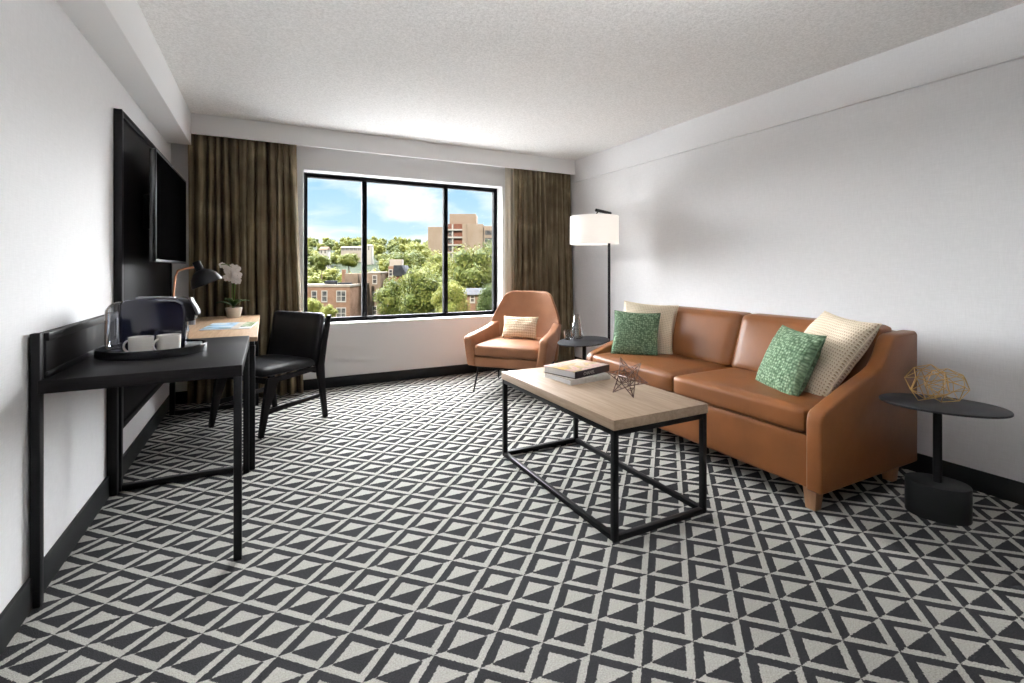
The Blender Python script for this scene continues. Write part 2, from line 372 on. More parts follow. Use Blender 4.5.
# ------------------------------------------------------------------ curtains
def curtain(name, label, xa, xb, seed, lean_bot=None, edge=None):
    rnd = random.Random(seed); root = thing(name, label, 'curtain', ((xa + xb) / 2, 4.92, 0.02))
    nx, nz = 260, 26; bm = bmesh.new(); W = xb - xa; ph = [rnd.uniform(0, 6.28) for _ in range(6)]
    nf = 12.5 * W / 0.85; grid = []
    for j in range(nz + 1):
        s = j / nz; z = 0.0 + 2.38 * s; row = []
        for i in range(nx + 1):
            u = i / nx
            warp = u + 0.018 * math.sin(6.28 * (1.7 * u + 0.25 * s) + ph[0]) + 0.012 * math.sin(6.28 * (3.3 * u - 0.35 * s) + ph[1])
            a = 0.030 + 0.014 * (1 - s) + 0.008 * math.sin(6.28 * 2.3 * u + ph[2] + s)
            y = a * math.sin(6.28 * nf * warp + ph[3]) + 0.3 * a * math.sin(6.28 * nf * 1.9 * warp + ph[4] + 1.2 * s)
            x = (u - 0.5) * W + 0.012 * math.cos(6.28 * nf * warp * 1.0 + ph[3])
            if lean_bot: x += lean_bot[0] * (1 - s) ** 1.5 * u; y += lean_bot[1] * (1 - s) ** 1.3 * u
            row.append(bm.verts.new((x, y - 0.012, z)))
        grid.append(row)
    for j in range(nz):
        for i in range(nx):
            bm.faces.new((grid[j][i], grid[j][i + 1], grid[j + 1][i + 1], grid[j + 1][i]))
    mb = MB(); mb.bm.free(); mb.bm = bm; o = mb.build('drape', M['curtain'], root, smooth=180)
    md = o.modifiers.new('solid', 'SOLIDIFY'); md.thickness = 0.003
    # heading rail
    MB().box(-W / 2 - 0.02 if xa > 0 else -W / 2, W / 2, -0.012, 0.012, 2.385, 2.41, 0.003).build('rail', M['base_black'], root)
    if edge:
        e = MB(); bm2 = e.bm; g = []
        for j in range(nz + 1):
            s = j / nz; r = []
            for i in range(13):
                q = i / 12; r.append(bm2.verts.new((edge[0] + (edge[1] - edge[0]) * q - xa - W / 2, 0.055 + 0.014 * math.sin(9.5 * q + 0.8 * s), 0.005 + 2.37 * s)))
            g.append(r)
        for j in range(nz):
            for i in range(12): bm2.faces.new((g[j][i], g[j][i + 1], g[j + 1][i + 1], g[j + 1][i]))
        o2 = e.build('lining', M['lining'], root, smooth=180); o2['label'] = 'pale lining edge of the curtain'
        md = o2.modifiers.new('solid', 'SOLIDIFY'); md.thickness = 0.003
    return root
curtain('curtain', 'brown floor-length curtain left of the window, behind the desk', -0.592, 0.262, 3, (0.04, -0.02))
curtain('curtain', 'dark brown floor-length curtain right of the window, behind the tan armchair', 2.535, 3.30, 8, (0.0, -0.10), (2.465, 2.60))

# ------------------------------------------------------------------ wall panel and television
t = thing('wall_panel', 'tall black framed panel on the left wall behind the television', 'wall panel', (XL, 4.0, 0.3))
P0, P1, PZ0, PZ1 = 3.262 - 4.0, 4.82 - 4.0, 0.0, 1.732
MB().box(0.001, 0.026, P0 + 0.02, P1 - 0.02, PZ0 + 0.02, PZ1 - 0.02, 0.002).build('panel', M['black_wood'], t)
f = MB(); fw = 0.035
f.box(0.001, 0.038, P0, P0 + fw, PZ0, PZ1, 0.003).box(0.001, 0.038, P1 - fw, P1, PZ0, PZ1, 0.003)
f.box(0.001, 0.038, P0 + fw, P1 - fw, PZ1 - fw, PZ1, 0.003).box(0.001, 0.038, P0 + fw, P1 - fw, PZ0, PZ0 + fw, 0.003)
f.build('frame', M['black'], t)
t = thing('television', 'flat black television mounted on the tall black wall panel', 'television', (-0.56, 3.93, 1.21))
MB().box(-0.027, 0.0, -0.58, 0.58, 0, 0.645, 0.006).build('housing', M['machine_black'], t)
MB().box(0.0, 0.003, -0.568, 0.568, 0.018, 0.634, 0.001).build('screen', M['screen'], t)
f = MB(); f.box(-0.002, 0.005, -0.58, 0.58, 0.0, 0.016, 0.002).box(-0.002, 0.005, -0.58, 0.58, 0.635, 0.645, 0.002)
f.box(-0.002, 0.005, -0.58, -0.569, 0.016, 0.635, 0.002).box(-0.002, 0.005, 0.569, 0.58, 0.016, 0.635, 0.002)
f.build('bezel', M['black'], t)
MB().box(-0.139, -0.027, -0.12, 0.12, 0.22, 0.44, 0.005).build('wall_bracket', M['black'], t)

# ------------------------------------------------------------------ console and desk
YC0, YC1 = 2.215, 3.172
t = thing('console_table', 'black console table with a raised back rail, holding the coffee machine', 'console table', (-0.4, 2.7, 0))
def rel(o, mb, name, m, base):
    return mb.build(name, m, o, M_=Matrix.Translation(-Vector(base)))
B = (-0.4, 2.7, 0)
rel(t, MB().box(-0.70, -0.085, YC0, YC1, 0.738, 0.785, 0.003), 'tabletop', M['black_wood'], B)
rel(t, MB().box(-0.712, -0.690, YC0 + 0.045, YC1 - 0.04, 0.785, 0.938, 0.002), 'back_panel', M['black_wood'], B)
fr = MB(); fr.box(-0.716, -0.682, YC0 + 0.045, YC1 - 0.035, 0.915, 0.945, 0.003).box(-0.716, -0.684, YC0 + 0.045, YC1 - 0.035, 0.785, 0.808, 0.003)
rel(t, fr, 'back_rail', M['black'], B)
rel(t, MB().box(-0.7225, -0.694, YC0 + 0.005, YC0 + 0.04, 0.0, 0.947, 0.004), 'leg', M['black'], B)
rel(t, MB().box(-0.727, -0.684, YC1 - 0.038, YC1, 0.0, 0.947, 0.004), 'leg', M['black'], B)
rel(t, MB().box(-0.116, -0.086, YC0 + 0.002, YC0 + 0.032, 0.0, 0.739, 0.003), 'leg', M['black'], B)
rel(t, MB().box(-0.116, -0.086, YC1 - 0.03, YC1, 0.0, 0.739, 0.003), 'leg', M['black'], B)

YD0, YD1 = 3.182, 4.70
t = thing('writing_desk', 'oak-topped writing desk with black metal frame by the left curtain', 'desk', (-0.37, 3.94, 0)); B = (-0.37, 3.94, 0)
rel(t, MB().box(-0.686, -0.045, YD0, YD1, 0.748, 0.775, 0.003), 'desktop', M['desk_oak'], B)
rel(t, MB().box(-0.684, -0.060, YD0 + 0.005, YD1 - 0.005, 0.722, 0.748, 0.002), 'apron', M['black'], B)
for ya in (YD0 + 0.002, YD1 - 0.042):
    for xa in (-0.712 if ya < 4 else -0.686, -0.092): rel(t, MB().box(xa, xa + 0.036, ya, ya + 0.036, 0.0, 0.723, 0.003), 'leg', M['black'], B)
    rel(t, MB().box(-0.676 if ya < 4 else -0.65, -0.092, ya + 0.003, ya + 0.033, 0.0, 0.03, 0.003), 'foot_bar', M['black'], B)

# tray, coffee machine, mugs
tc = (-0.457, 2.700, 0.785)
t = thing('serving_tray', 'black oval tray under the coffee machine on the console', 'tray', tc)
sup = lambda r0: r0
MB().lathe([(0.97, 0.0), (1.0, 0.003), (1.0, 0.035), (0.985, 0.037), (0.965, 0.035), (0.955, 0.010), (0.0, 0.010)], sx=0.208, sy=0.180, n=64).build('tray_body', M['machine_black'], t, smooth=50)
t = thing('coffee_machine', 'navy pod coffee machine with clear water tank on the oval tray', 'coffee machine', (-0.455, 2.745, 0.7955), 0.0); 
prof = [(-0.115, 0.0), (0.118, 0.0), (0.122, 0.06), (0.122, 0.185), (0.112, 0.220), (0.085, 0.238), (0.03, 0.243), (-0.06, 0.240), (-0.105, 0.233), (-0.118, 0.222), (-0.118, 0.02)]
MB().prism(prof, -0.062, 0.062, 'y', 0.014, 3).build('body', M['navy'], t, smooth=40)
hp = [(0.100, 0.140), (0.130, 0.128), (0.155, 0.130), (0.160, 0.150), (0.143, 0.215), (0.126, 0.236), (0.100, 0.242), (0.070, 0.239)]
MB().prism(hp, -0.047, 0.047, 'y', 0.008, 2).build('brew_head', M['machine_black'], t)
MB().prism([(0.130, 0.239), (0.140, 0.237), (0.170, 0.176), (0.172, 0.158), (0.162, 0.156), (0.142, 0.212)], -0.040, 0.040, 'y', 0.005, 2).build('lever', M['grey_plastic'], t)
MB().tube([(0.140, 0, 0.128), (0.140, 0, 0.108)], 0.014).build('spout', M['chrome'], t)
MB().prism([(-0.07, 0.238), (0.075, 0.2365), (0.075, 0.243), (-0.07, 0.2475)], -0.03, 0.03, 'y', 0.001).build('top_strip', M['chrome'], t)
MB().prism([(-0.118, 0.015), (-0.172, 0.012), (-0.180, 0.03), (-0.178, 0.190), (-0.160, 0.220), (-0.118, 0.232)], -0.052, 0.052, 'y', 0.012, 3).build('water_tank', M['tank'], t)
MB().prism([(-0.185, 0.0), (-0.10, 0.0), (-0.10, 0.014), (-0.175, 0.014), (-0.185, 0.008)], -0.06, 0.06, 'y', 0.003).build('tank_base', M['navy'], t)
MB().box(0.100, 0.180, -0.05, 0.05, 0.0, 0.022, 0.004).build('drip_tray', M['chrome'], t)
def mug(x, y, rz, label):
    t = thing('mug', label, 'mug', (x, y, 0.7955), rz, 'white mugs on the tray')
    MB().lathe([(0.0, 0.0), (0.034, 0.0), (0.0425, 0.006), (0.0455, 0.082), (0.043, 0.082), (0.040, 0.010), (0.0, 0.008)], n=36).build('cup', M['ceramic'], t, smooth=50)
    pts = [(-0.040 - 0.026 * math.sin(a), 0, 0.042 + 0.026 * math.cos(a)) for a in [PI * k / 12 for k in range(13)]]
    MB().tube(pts, 0.0045, 8).build('handle', M['ceramic'], t)
mug(-0.480, 2.580, -0.25, 'white mug on the oval tray, left one nearer the water tank')
mug(-0.384, 2.600, 0.72, 'white mug on the oval tray, right one nearer the spout')

# desk lamp
t = thing('desk_lamp', 'black dome desk lamp with copper arm standing on the oak desk', 'desk lamp', (-0.515, 3.62, 0.775))
MB().lathe([(0, 0), (0.085, 0), (0.087, 0.006), (0.083, 0.016), (0.02, 0.022), (0.012, 0.03), (0, 0.03)], n=40).build('base', M['black'], t, smooth=50)
MB().tube([(0, 0, 0.02), (0, 0, 0.15)], 0.009).tube([(0, 0, 0.14), (0.004, 0, 0.255), (0.012, 0, 0.345), (0.026, 0, 0.385), (0.064, 0, 0.398), (0.118, -0.004, 0.408)], 0.0065).build('arm', M['copper'], t, smooth=60)
R_ = Matrix.Translation((0.132, -0.006, 0.416)) @ Matrix.Rotation(math.radians(-24), 4, 'Y')
MB().lathe([(0.0, 0.028), (0.020, 0.028), (0.023, 0.022), (0.023, -0.030), (0.030, -0.036)], M_=R_, n=32).build('lamp_cap', M['black'], t, smooth=50)
MB().lathe([(0.026, -0.03), (0.052, -0.046), (0.075, -0.075), (0.088, -0.115), (0.090, -0.126), (0.088, -0.126), (0.084, -0.112), (0.070, -0.076), (0.045, -0.052), (0.0, -0.045)], M_=R_, n=48).build('lamp_shade', M['black'], t, smooth=50)
MB().lathe([(0, -0.05), (0.018, -0.06), (0.026, -0.085), (0.018, -0.108), (0, -0.114)], M_=R_, n=20).build('bulb', M['ceramic'], t)

# orchid
t = thing('potted_orchid', 'white orchid in a small white pot at the back of the desk', 'potted plant', (-0.232, 4.50, 0.775))
MB().lathe([(0, 0), (0.044, 0), (0.048, 0.005), (0.062, 0.080), (0.059, 0.082), (0.055, 0.074), (0.0, 0.072)], n=36).build('pot', M['ceramic'], t, smooth=50)
MB().lathe([(0, 0.084), (0.04, 0.080), (0.055, 0.075), (0.054, 0.070), (0.0, 0.068)], n=24).build('soil', M['soil'], t)
rnd = random.Random(5)
for a0, r0, h0 in ((0.3, 0.12, 0.05), (2.9, 0.13, 0.04), (-0.9, 0.10, 0.06), (4.0, 0.09, 0.07), (1.6, 0.09, 0.05)):
    bm = bmesh.new(); rows = []
    for i in range(9):
        q = i / 8; wd = 0.026 * math.sin(PI * min(1, q * 0.93 + 0.07)) + 0.002
        c = Vector((r0 * q * math.cos(a0), r0 * q * math.sin(a0), 0.085 + h0 * math.sin(q * 2.2)))
        s_ = Vector((-math.sin(a0), math.cos(a0), 0)) * wd
        rows.append([bm.verts.new(c - s_ + Vector((0, 0, 0.006))), bm.verts.new(c), bm.verts.new(c + s_ + Vector((0, 0, 0.006)))])
    for a, b in zip(rows, rows[1:]):
        for k_ in range(2): bm.faces.new((a[k_], a[k_ + 1], b[k_ + 1], b[k_]))
    mb = MB(); mb.bm.free(); mb.bm = bm; o = mb.build('leaf', M['leaf'], t, 80); md = o.modifiers.new('s', 'SOLIDIFY'); md.thickness = 0.002
stems = [[(0.0, 0, 0.08), (0.005, 0.005, 0.22), (0.012, 0.0, 0.33), (0.0, -0.01, 0.40), (-0.05, -0.02, 0.435), (-0.085, -0.03, 0.43)],
         [(-0.008, 0.004, 0.08), (-0.012, 0.008, 0.20), (-0.006, 0.0, 0.30), (0.02, -0.01, 0.375), (0.045, -0.02, 0.385)]]
for p in stems: MB().tube(p, 0.0035, 6).build('stem', M['stem'], t)
def blossom(c, s, seed):
    rn = random.Random(seed); mb = MB(); 
    d = Vector((rn.uniform(-.5, .5), -1, rn.uniform(-.4, .3))).normalized()
    Rm = d.to_track_quat('Z', 'Y').to_matrix().to_4x4()
    for k_ in range(5):
        a = 2 * PI * k_ / 5 + rn.uniform(-.15, .15) + PI / 2; w_ = s * (0.55 if k_ in (1, 4) else 0.42)
        T = Matrix.Translation(c) @ Rm @ Matrix.Rotation(a, 4, 'Z') @ Matrix.Translation((s * 0.5, 0, 0.004 * (k_ % 2))) @ Matrix.Rotation(-0.25, 4, 'Y')
        mb.lathe([(0, -0.12), (0.7, -0.09), (1.0, 0.0), (0.7, 0.09), (0, 0.05)], n=14, M_=T @ Matrix.Diagonal((s * 0.52, w_, s * 0.35, 1)))
    mb.lathe([(0, 0), (0.3, .1), (0.28, .5), (0, .7)], n=10, M_=Matrix.Translation(c) @ Rm @ Matrix.Scale(s * 0.6, 4))
    return mb.build('blossom', M['petal'], t, 60)
for i, (x, z, s_) in enumerate(((-0.088, .425, .026), (-0.045, .40, .034), (-0.005, .405, .034), (0.035, .395, .036), (-0.03, .365, .034), (0.012, .355, .036), (0.045, .345, .034),
                              (-0.045, .325, .033), (-0.01, .32, .034), (0.02, .305, .032), (0.042, .298, .030))):
    blossom(Vector((x * 0.82 - 0.008, -0.02 + 0.012 * (i % 3), z)), s_, i)

# magazine
t = thing('open_magazine', 'open magazine with a blue coastal photo lying on the oak desk', 'magazine', (-0.215, 3.88, 0.775), -0.10)
MB().box(-0.145, 0.145, -0.24, 0.17, 0.0, 0.004, 0.001).build('pages', M['paper'], t)
MB().box(-0.140, 0.030, -0.215, 0.165, 0.004, 0.0055).build('photo_page', M['mag_sea'], t)
MB().box(0.030, 0.075, -0.215, 0.165, 0.004, 0.0055).build('text_page', M['mag_pale'], t)
MB().box(0.075, 0.142, -0.14, 0.165, 0.004, 0.0056).build('picture_page', M['mag_green'], t)

# ------------------------------------------------------------------ black desk chair
def lerp(a, b, q): return a + (b - a) * q
ang = math.atan2(-0.60, -0.80)
t = thing('desk_chair', 'black leather chair with black wooden legs pulled up to the desk', 'chair', (0.030, 4.135, 0), ang + PI / 2)
# local: front is -y, chair spans x +-0.29, y +-0.28
MB().soft(-0.27, 0.27, -0.27, 0.22, 0.41, 0.468, 0.026, (0, 0, 0.012), 10).build('seat', M['black_leather'], t, 60)
bk = MB().soft(-0.275, 0.275, -0.035, 0.035, 0.0, 0.42, 0.03, (0, 0.012, 0), 10)
for v in bk.bm.verts: v.co.y += -0.05 * (v.co.x / 0.275) ** 2      # curved back wraps the sitter
bk.build('backrest', M['black_leather'], t, 60, M_=Matrix.Translation((0, 0.245, 0.40)) @ Matrix.Rotation(math.radians(-9), 4, 'X'))
for sx in (-1, 1):
    # front leg
    MB().prism([(-0.240, 0.395), (-0.140, 0.395), (-0.218, 0.20), (-0.268, 0.0), (-0.300, 0.0), (-0.268, 0.22)], sx * 0.275 - 0.016, sx * 0.275 + 0.016, 'x', 0.006).build('leg', M['black_wood'], t)
    # rear leg runs up as the side of the back
    MB().prism([(0.285, 0.0), (0.250, 0.0), (0.212, 0.22), (0.185, 0.36), (0.180, 0.42), (0.225, 0.60), (0.285, 0.80), (0.322, 0.805), (0.278, 0.60), (0.250, 0.42), (0.258, 0.24)], sx * 0.292 - 0.015, sx * 0.292 + 0.015, 'x', 0.006).build('leg', M['black_wood'], t)
    MB().prism([(-0.235, 0.36), (0.225, 0.385), (0.225, 0.415), (-0.235, 0.40)], sx * 0.277 - 0.012, sx * 0.277 + 0.012, 'x', 0.004).build('side_rail', M['black_wood'], t)
    MB().prism([(-0.255, 0.150), (0.215, 0.165), (0.215, 0.197), (-0.25, 0.187)], sx * 0.279 - 0.009, sx * 0.279 + 0.009, 'x', 0.004).build('stretcher', M['black_wood'], t)
MB().box(-0.265, 0.265, 0.19, 0.215, 0.36, 0.40, 0.004).build('rear_rail', M['black_wood'], t)
MB().box(-0.265, 0.265, -0.235, -0.21, 0.36, 0.40, 0.004).build('front_rail', M['black_wood'], t)

# ------------------------------------------------------------------ sofa
SX0, SX1, SY0, SY1 = 2.285, 3.17, 1.325, 3.165
t = thing('sofa', 'cognac brown leather two-seat sofa along the right wall', 'sofa', (2.73, 2.245, 0)); B = (2.73, 2.245, 0)
rel(t, MB().box(2.325, 3.15, SY0 + 0.05, SY1 - 0.05, 0.118, 0.37, 0.01), 'base', M['cognac'], B)
rel(t, MB().soft(2.295, 2.345, SY0 + 0.072, SY1 - 0.072, 0.122, 0.377, 0.014, (0.004, 0, 0), 10), 'front_panel', M['cognac'], B)
arm_prof = [(SX0, 0.118), (SX0, 0.452), (2.295, 0.485), (2.32, 0.503), (2.36, 0.518), (2.55, 0.585), (2.74, 0.642), (2.80, 0.668), (2.845, 0.715), (2.90, 0.795), (2.925, 0.818), (2.96, 0.826), (3.15, 0.832), (SX1, 0.82), (SX1, 0.118)]
for ya in (SY0, SY1 - 0.075):
    rel(t, MB().prism(arm_prof, ya, ya + 0.075, 'y', 0.013, 3), 'arm', M['cognac'], B)
rel(t, MB().soft(2.97, SX1 - 0.005, SY0 + 0.06, SY1 - 0.06, 0.3, 0.832, 0.03, (0, 0, 0), 10), 'back_frame', M['cognac'], B)
YM = 2.245
for a, b in ((SY0 + 0.078, YM - 0.002), (YM + 0.002, SY1 - 0.078)):
    o = rel(t, MB().soft(2.282, 2.96, a, b, 0.379, 0.500, 0.028, (0.004, 0.0, 0.016), 16), 'seat_cushion', M['cognac'], B)
    rel(t, MB().soft(2.80, 2.975, a, b, 0.495, 0.858, 0.035, (0.028, 0.0, 0.004), 16, shear=(0.135, 0, 0)), 'back_cushion', M['cognac'], B)
for xa in (SX0 + 0.062, SX1 - 0.12):
    for ya in (SY0 + 0.060, SY1 - 0.130):
        lg = MB().box(xa, xa + 0.07, ya, ya + 0.07, 0.0, 0.122, 0.004)
        for v in lg.bm.verts:
            q = 1 - 0.30 * (1 - v.co.z / 0.122); v.co.x = xa + 0.035 + (v.co.x - xa - 0.035) * q; v.co.y = ya + 0.035 + (v.co.y - ya - 0.035) * q
        rel(t, lg, 'leg', M['leg_wood'], B)

# ------------------------------------------------------------------ pillows
def pillow(name, label, c, xa, ya, w, h, th, m, seed, group=None):
    rnd = random.Random(seed); xa = Vector(xa).normalized(); ya = Vector(ya); ya = (ya - xa * ya.dot(xa)).normalized(); za = xa.cross(ya)
    Mx = Matrix((xa, ya, za)).transposed().to_4x4(); Mx.translation = Vector(c)
    n = 44; bm = bmesh.new(); uvl = bm.loops.layers.uv.new('UVMap'); sides = []
    for sg in (1, -1):
        g = []
        for j in range(n + 1):
            r = []
            for i in range(n + 1):
                u = 2 * i / n - 1; v = 2 * j / n - 1
                e = max(0.0, (1 - u * u) * (1 - v * v))
                x = w / 2 * u * (1 - 0.075 * (1 - v * v) * abs(u) ** 3); y = h / 2 * v * (1 - 0.075 * (1 - u * u) * abs(v) ** 3)
                z = sg * th / 2 * e ** 0.42
                z += 0.010 * e ** 0.5 * noise.noise(Vector((u * 1.8 + seed, v * 1.8, sg * 3.1))) * 1.3
                z += 0.004 * noise.noise(Vector((u * 5 + seed, v * 5, sg))) * (1 - e) * min(1, e * 12)
                wob = 0.004 * noise.noise(Vector((u * 3 + seed, v * 3, 7)))
                r.append(bm.verts.new((x + wob, y + wob, z)))
            g.append(r)
        for j in range(n):
            for i in range(n):
                q = [(i, j), (i + 1, j), (i + 1, j + 1), (i, j + 1)]
                if sg < 0: q = q[::-1]
                f_ = bm.faces.new([g[b][a] for a, b in q])
                for lp, (a, b) in zip(f_.loops, q): lp[uvl].uv = (a / n, b / n)
        sides.append(g)
    bmesh.ops.remove_doubles(bm, verts=bm.verts, dist=0.0004)
    root = thing(name, label, 'cushion', c, 0, group); root.matrix_world = Mx
    mb = MB(); mb.bm.free(); mb.bm = bm; mb.build('cover', m, root, 180)
    # piped seam round the edge
    pts = []
    for k_ in range(4):
        for i in range(12):
            q = -1 + 2 * i / 12
            u, v = [(q, -1), (1, q), (-q, 1), (-1, -q)][k_]
            pts.append((w / 2 * u * (1 - 0.075 * (1 - v * v) * abs(u) ** 3), h / 2 * v * (1 - 0.075 * (1 - u * u) * abs(v) ** 3), 0))
    MB().tube(pts + [pts[0]], 0.0035, 6, False).build('seam', m, root, 180)
    return root
fx = Vector((0.6, -0.8, 0)).normalized()
def lean(fr, deg):              # up vector of a cushion whose face looks along fr, leaning back
    fr = Vector(fr).normalized(); a = math.radians(deg); return (-fr * math.sin(a) + Vector((0, 0, 1)) * math.cos(a))
fr1 = Vector((-0.80, -0.60, 0))
pillow('cushion', 'large cream waffle cushion at the far end of the sofa, behind the green one', (2.725, 2.935, 0.690), (0.6, -0.8, -0.06), lean(fr1, 20), 0.43, 0.43, 0.13, M['beige_knit'], 1)
pillow('cushion', 'smaller green woven cushion at the far end of the sofa', (2.572, 2.905, 0.660), (0.64, -0.76, -0.03), lean(fr1, 18), 0.355, 0.36, 0.12, M['green_knit'], 2)
pillow('cushion', 'large cream waffle cushion leaning on the near sofa arm', (2.775, 1.605, 0.684), (-0.414, -0.9, -0.07), (0.56, -0.12, 0.80), 0.42, 0.535, 0.18, M['beige_knit'], 3)
pillow('cushion', 'green woven cushion tilted against the cream one at the near sofa arm', (2.597, 1.690, 0.648), (-0.447, -0.893, -0.03), (0.47, 0.05, 0.88), 0.395, 0.395, 0.15, M['green_knit'], 4)

# ------------------------------------------------------------------ coffee table
TX0, TX1, TY0, TY1 = 1.318, 1.887, 1.622, 2.72
t = thing('coffee_table', 'oak-topped coffee table with black open metal frame', 'coffee table', (1.605, 2.17, 0)); B = (1.605, 2.17, 0)
rel(t, MB().box(TX0, TX1, TY0, TY1, 0.480, 0.525, 0.002), 'tabletop', M['oak'], B)
s = 0.026
for xa in (TX0 + 0.004, TX1 - 0.004 - s):
    for ya in (TY0 + 0.004, TY1 - 0.004 - s): rel(t, MB().box(xa, xa + s, ya, ya + s, 0, 0.480, 0.002), 'leg', M['black'], B)
    rel(t, MB().box(xa, xa + s, TY0 + s, TY1 - s, 0.455, 0.480, 0.002), 'top_rail', M['black'], B)
    rel(t, MB().box(xa, xa + s, TY0 + s, TY1 - s, 0.0, 0.025, 0.002), 'bottom_rail', M['black'], B)
for ya in (TY0 + 0.004, TY1 - 0.004 - s):
    rel(t, MB().box(TX0 + s, TX1 - s, ya, ya + s, 0.455, 0.480, 0.002), 'top_rail', M['black'], B)
    rel(t, MB().box(TX0 + s, TX1 - s, ya, ya + s, 0.0, 0.025, 0.002), 'bottom_rail', M['black'], B)

def text_mesh(s, size, m, name, parent, mw):
    cu = bpy.data.curves.new(name, 'FONT'); cu.body = s; cu.size = size; cu.extrude = 0.0003; cu.align_x = 'LEFT'
    tmp = bpy.data.objects.new('tmp', cu); COL.objects.link(tmp); bpy.context.view_layer.update()
    me = bpy.data.meshes.new_from_object(tmp.evaluated_get(bpy.context.evaluated_depsgraph_get()))
    bpy.data.objects.remove(tmp); me.materials.append(m); me.transform(mw)
    o = bpy.data.objects.new(name, me); COL.objects.link(o); o.parent = parent; return o
def book(label, c, rz, w, d, h, cov, spine, title=None):
    # spine along local -y
    t = thing('book', label, 'book', c, rz)
    MB().box(-w / 2 + 0.004, w / 2 - 0.004, -d / 2 + 0.004, d / 2 - 0.005, 0.0035, h - 0.0035).build('pages', M['paper'], t)
    MB().box(-w / 2, w / 2, -d / 2, d / 2, h - 0.0035, h, 0.001).build('front_cover', cov, t)
    MB().box(-w / 2, w / 2, -d / 2, d / 2, 0, 0.0035, 0.001).build('back_cover', spine, t)
    MB().box(-w / 2, w / 2, -d / 2 - 0.002, -d / 2 + 0.004, 0, h, 0.0015).build('spine', spine, t)
    if title:
        text_mesh(title, 0.026, M['print_grey'], 'title', t, Matrix.Translation((-w / 2 + 0.07, -d / 2 - 0.0022, h / 2 - 0.009)) @ Matrix.Rotation(PI / 2, 4, 'X'))
    return t
bd = Vector((0.342, 0.175, 0)); brz = math.atan2(0.125, 0.325)
book('pale grey hardback book under another on the coffee table', (1.640, 2.36, 0.525), 0.10, 0.30, 0.25, 0.030, M['spine_grey'], M['spine_grey'])
book('book with colourful painted cover and black spine on top of the pale grey book', (1.655, 2.385, 0.5553), 0.27, 0.315, 0.245, 0.040, M['cover'], M['spine_dark'], 'CHANEL')

# wire star
t = thing('wire_star', 'dark bronze wire star ornament on the coffee table', 'ornament', (0, 0, 0))
cc = view((627 - 512) / FPX * 2.40, 2.40, 0.61); R0 = 0.106
vd = (cc - Vector((0, 0, EYE))).normalized()                         # one body diagonal of the star points at the sitter's eye
e1 = vd.cross(Vector((0, 0, 1))).normalized(); e2 = e1.cross(vd).normalized()
base = math.radians(-12)
tips = [vd, -vd]
for k_ in range(6):
    a = base + k_ * PI / 3; pl = e1 * math.cos(a) + e2 * math.sin(a)
    tips.append((pl * 0.943 + vd * (0.333 if k_ % 2 else -0.333)).normalized())
zmin = min((cc + x * R0).z for x in tips); sh = 0.5275 - zmin; cc.z += sh
# octahedral core: corners half-way between neighbouring tips
core = []
for i in range(8):
    for j in range(i):
        if abs(tips[i].dot(tips[j]) + 1 / 3) < 0.1:
            core.append((tips[i] + tips[j]) )
core_u = []
for c_ in core:
    if c_.length > 0.1 and not any((c_.normalized() - x).length < 0.2 for x in core_u): core_u.append(c_.normalized())
mbs = MB()
for ti in tips:
    near = sorted(core_u, key=lambda x: -x.dot(ti))[:3]
    for x in near: mbs.tube([ti * R0, x * R0 * 0.47], 0.0026, 6)
    for a, b in ((0, 1), (1, 2), (0, 2)): mbs.tube([near[a] * R0 * 0.47, near[b] * R0 * 0.47], 0.0024, 6)
    q = [ti.lerp(x, 0.0) * 1 for x in near]
    mid = [(ti * 0.45 + x * 0.47 * 0.55) * R0 for x in near]
    for a, b in ((0, 1), (1, 2), (0, 2)): mbs.tube([mid[a], mid[b]], 0.0018, 6)
    mbs.lathe([(0, -0.0035), (0.0035, 0), (0, 0.0035)], ti * R0, 8)
mbs.build('wire_frame', M['bronze'], t, 60); t.location = cc

# ------------------------------------------------------------------ end tables
def end_table(label, c, a, b, phi, zt, bc, ba, bb):
    L_ = RT * math.cos(phi) + FW * math.sin(phi); rz = math.atan2(L_.y, L_.x)
    t = thing('end_table', label, 'side table', (c[0], c[1], 0), rz)
    n = 72
    def oval(a, b, cx=0, cy=0): return [(cx + math.copysign(abs(math.cos(q)) ** 0.94, math.cos(q)) * a, cy + math.copysign(abs(math.sin(q)) ** 0.94, math.sin(q)) * b) for q in [2 * PI * i / n for i in range(n)]]
    d = Vector((bc[0] - c[0], bc[1] - c[1], 0)); ex = Vector((math.cos(rz), math.sin(rz), 0)); ey = Vector((-math.sin(rz), math.cos(rz), 0)); ox, oy = d.dot(ex), d.dot(ey)
    MB().prism(oval(a, b), zt - 0.010, zt, 'z', 0.002).build('tabletop', M['table_grey'], t)
    MB().prism(oval(ba, bb, ox, oy), 0, 0.157, 'z', 0.004).build('base', M['base_black'], t)
    MB().tube([(ox, oy, 0.15), (ox, oy, zt - 0.009)], 0.017, 20).build('stem', M['black'], t, 60)
    return t
end_table('black oval pedestal table at the near end of the sofa, holding a brass ornament', (2.812, 1.083), 0.235, 0.175, math.radians(-32), 0.540, (2.85, 1.115), 0.122, 0.10)
ft = view((584 - 512) / FPX * 4.30, 4.30, 0)
end_table('black oval pedestal table between armchair and sofa, holding a carafe', (ft.x, ft.y), 0.33, 0.2, math.radians(58), 0.53, (ft.x + 0.01, ft.y + 0.01), 0.17, 0.11)

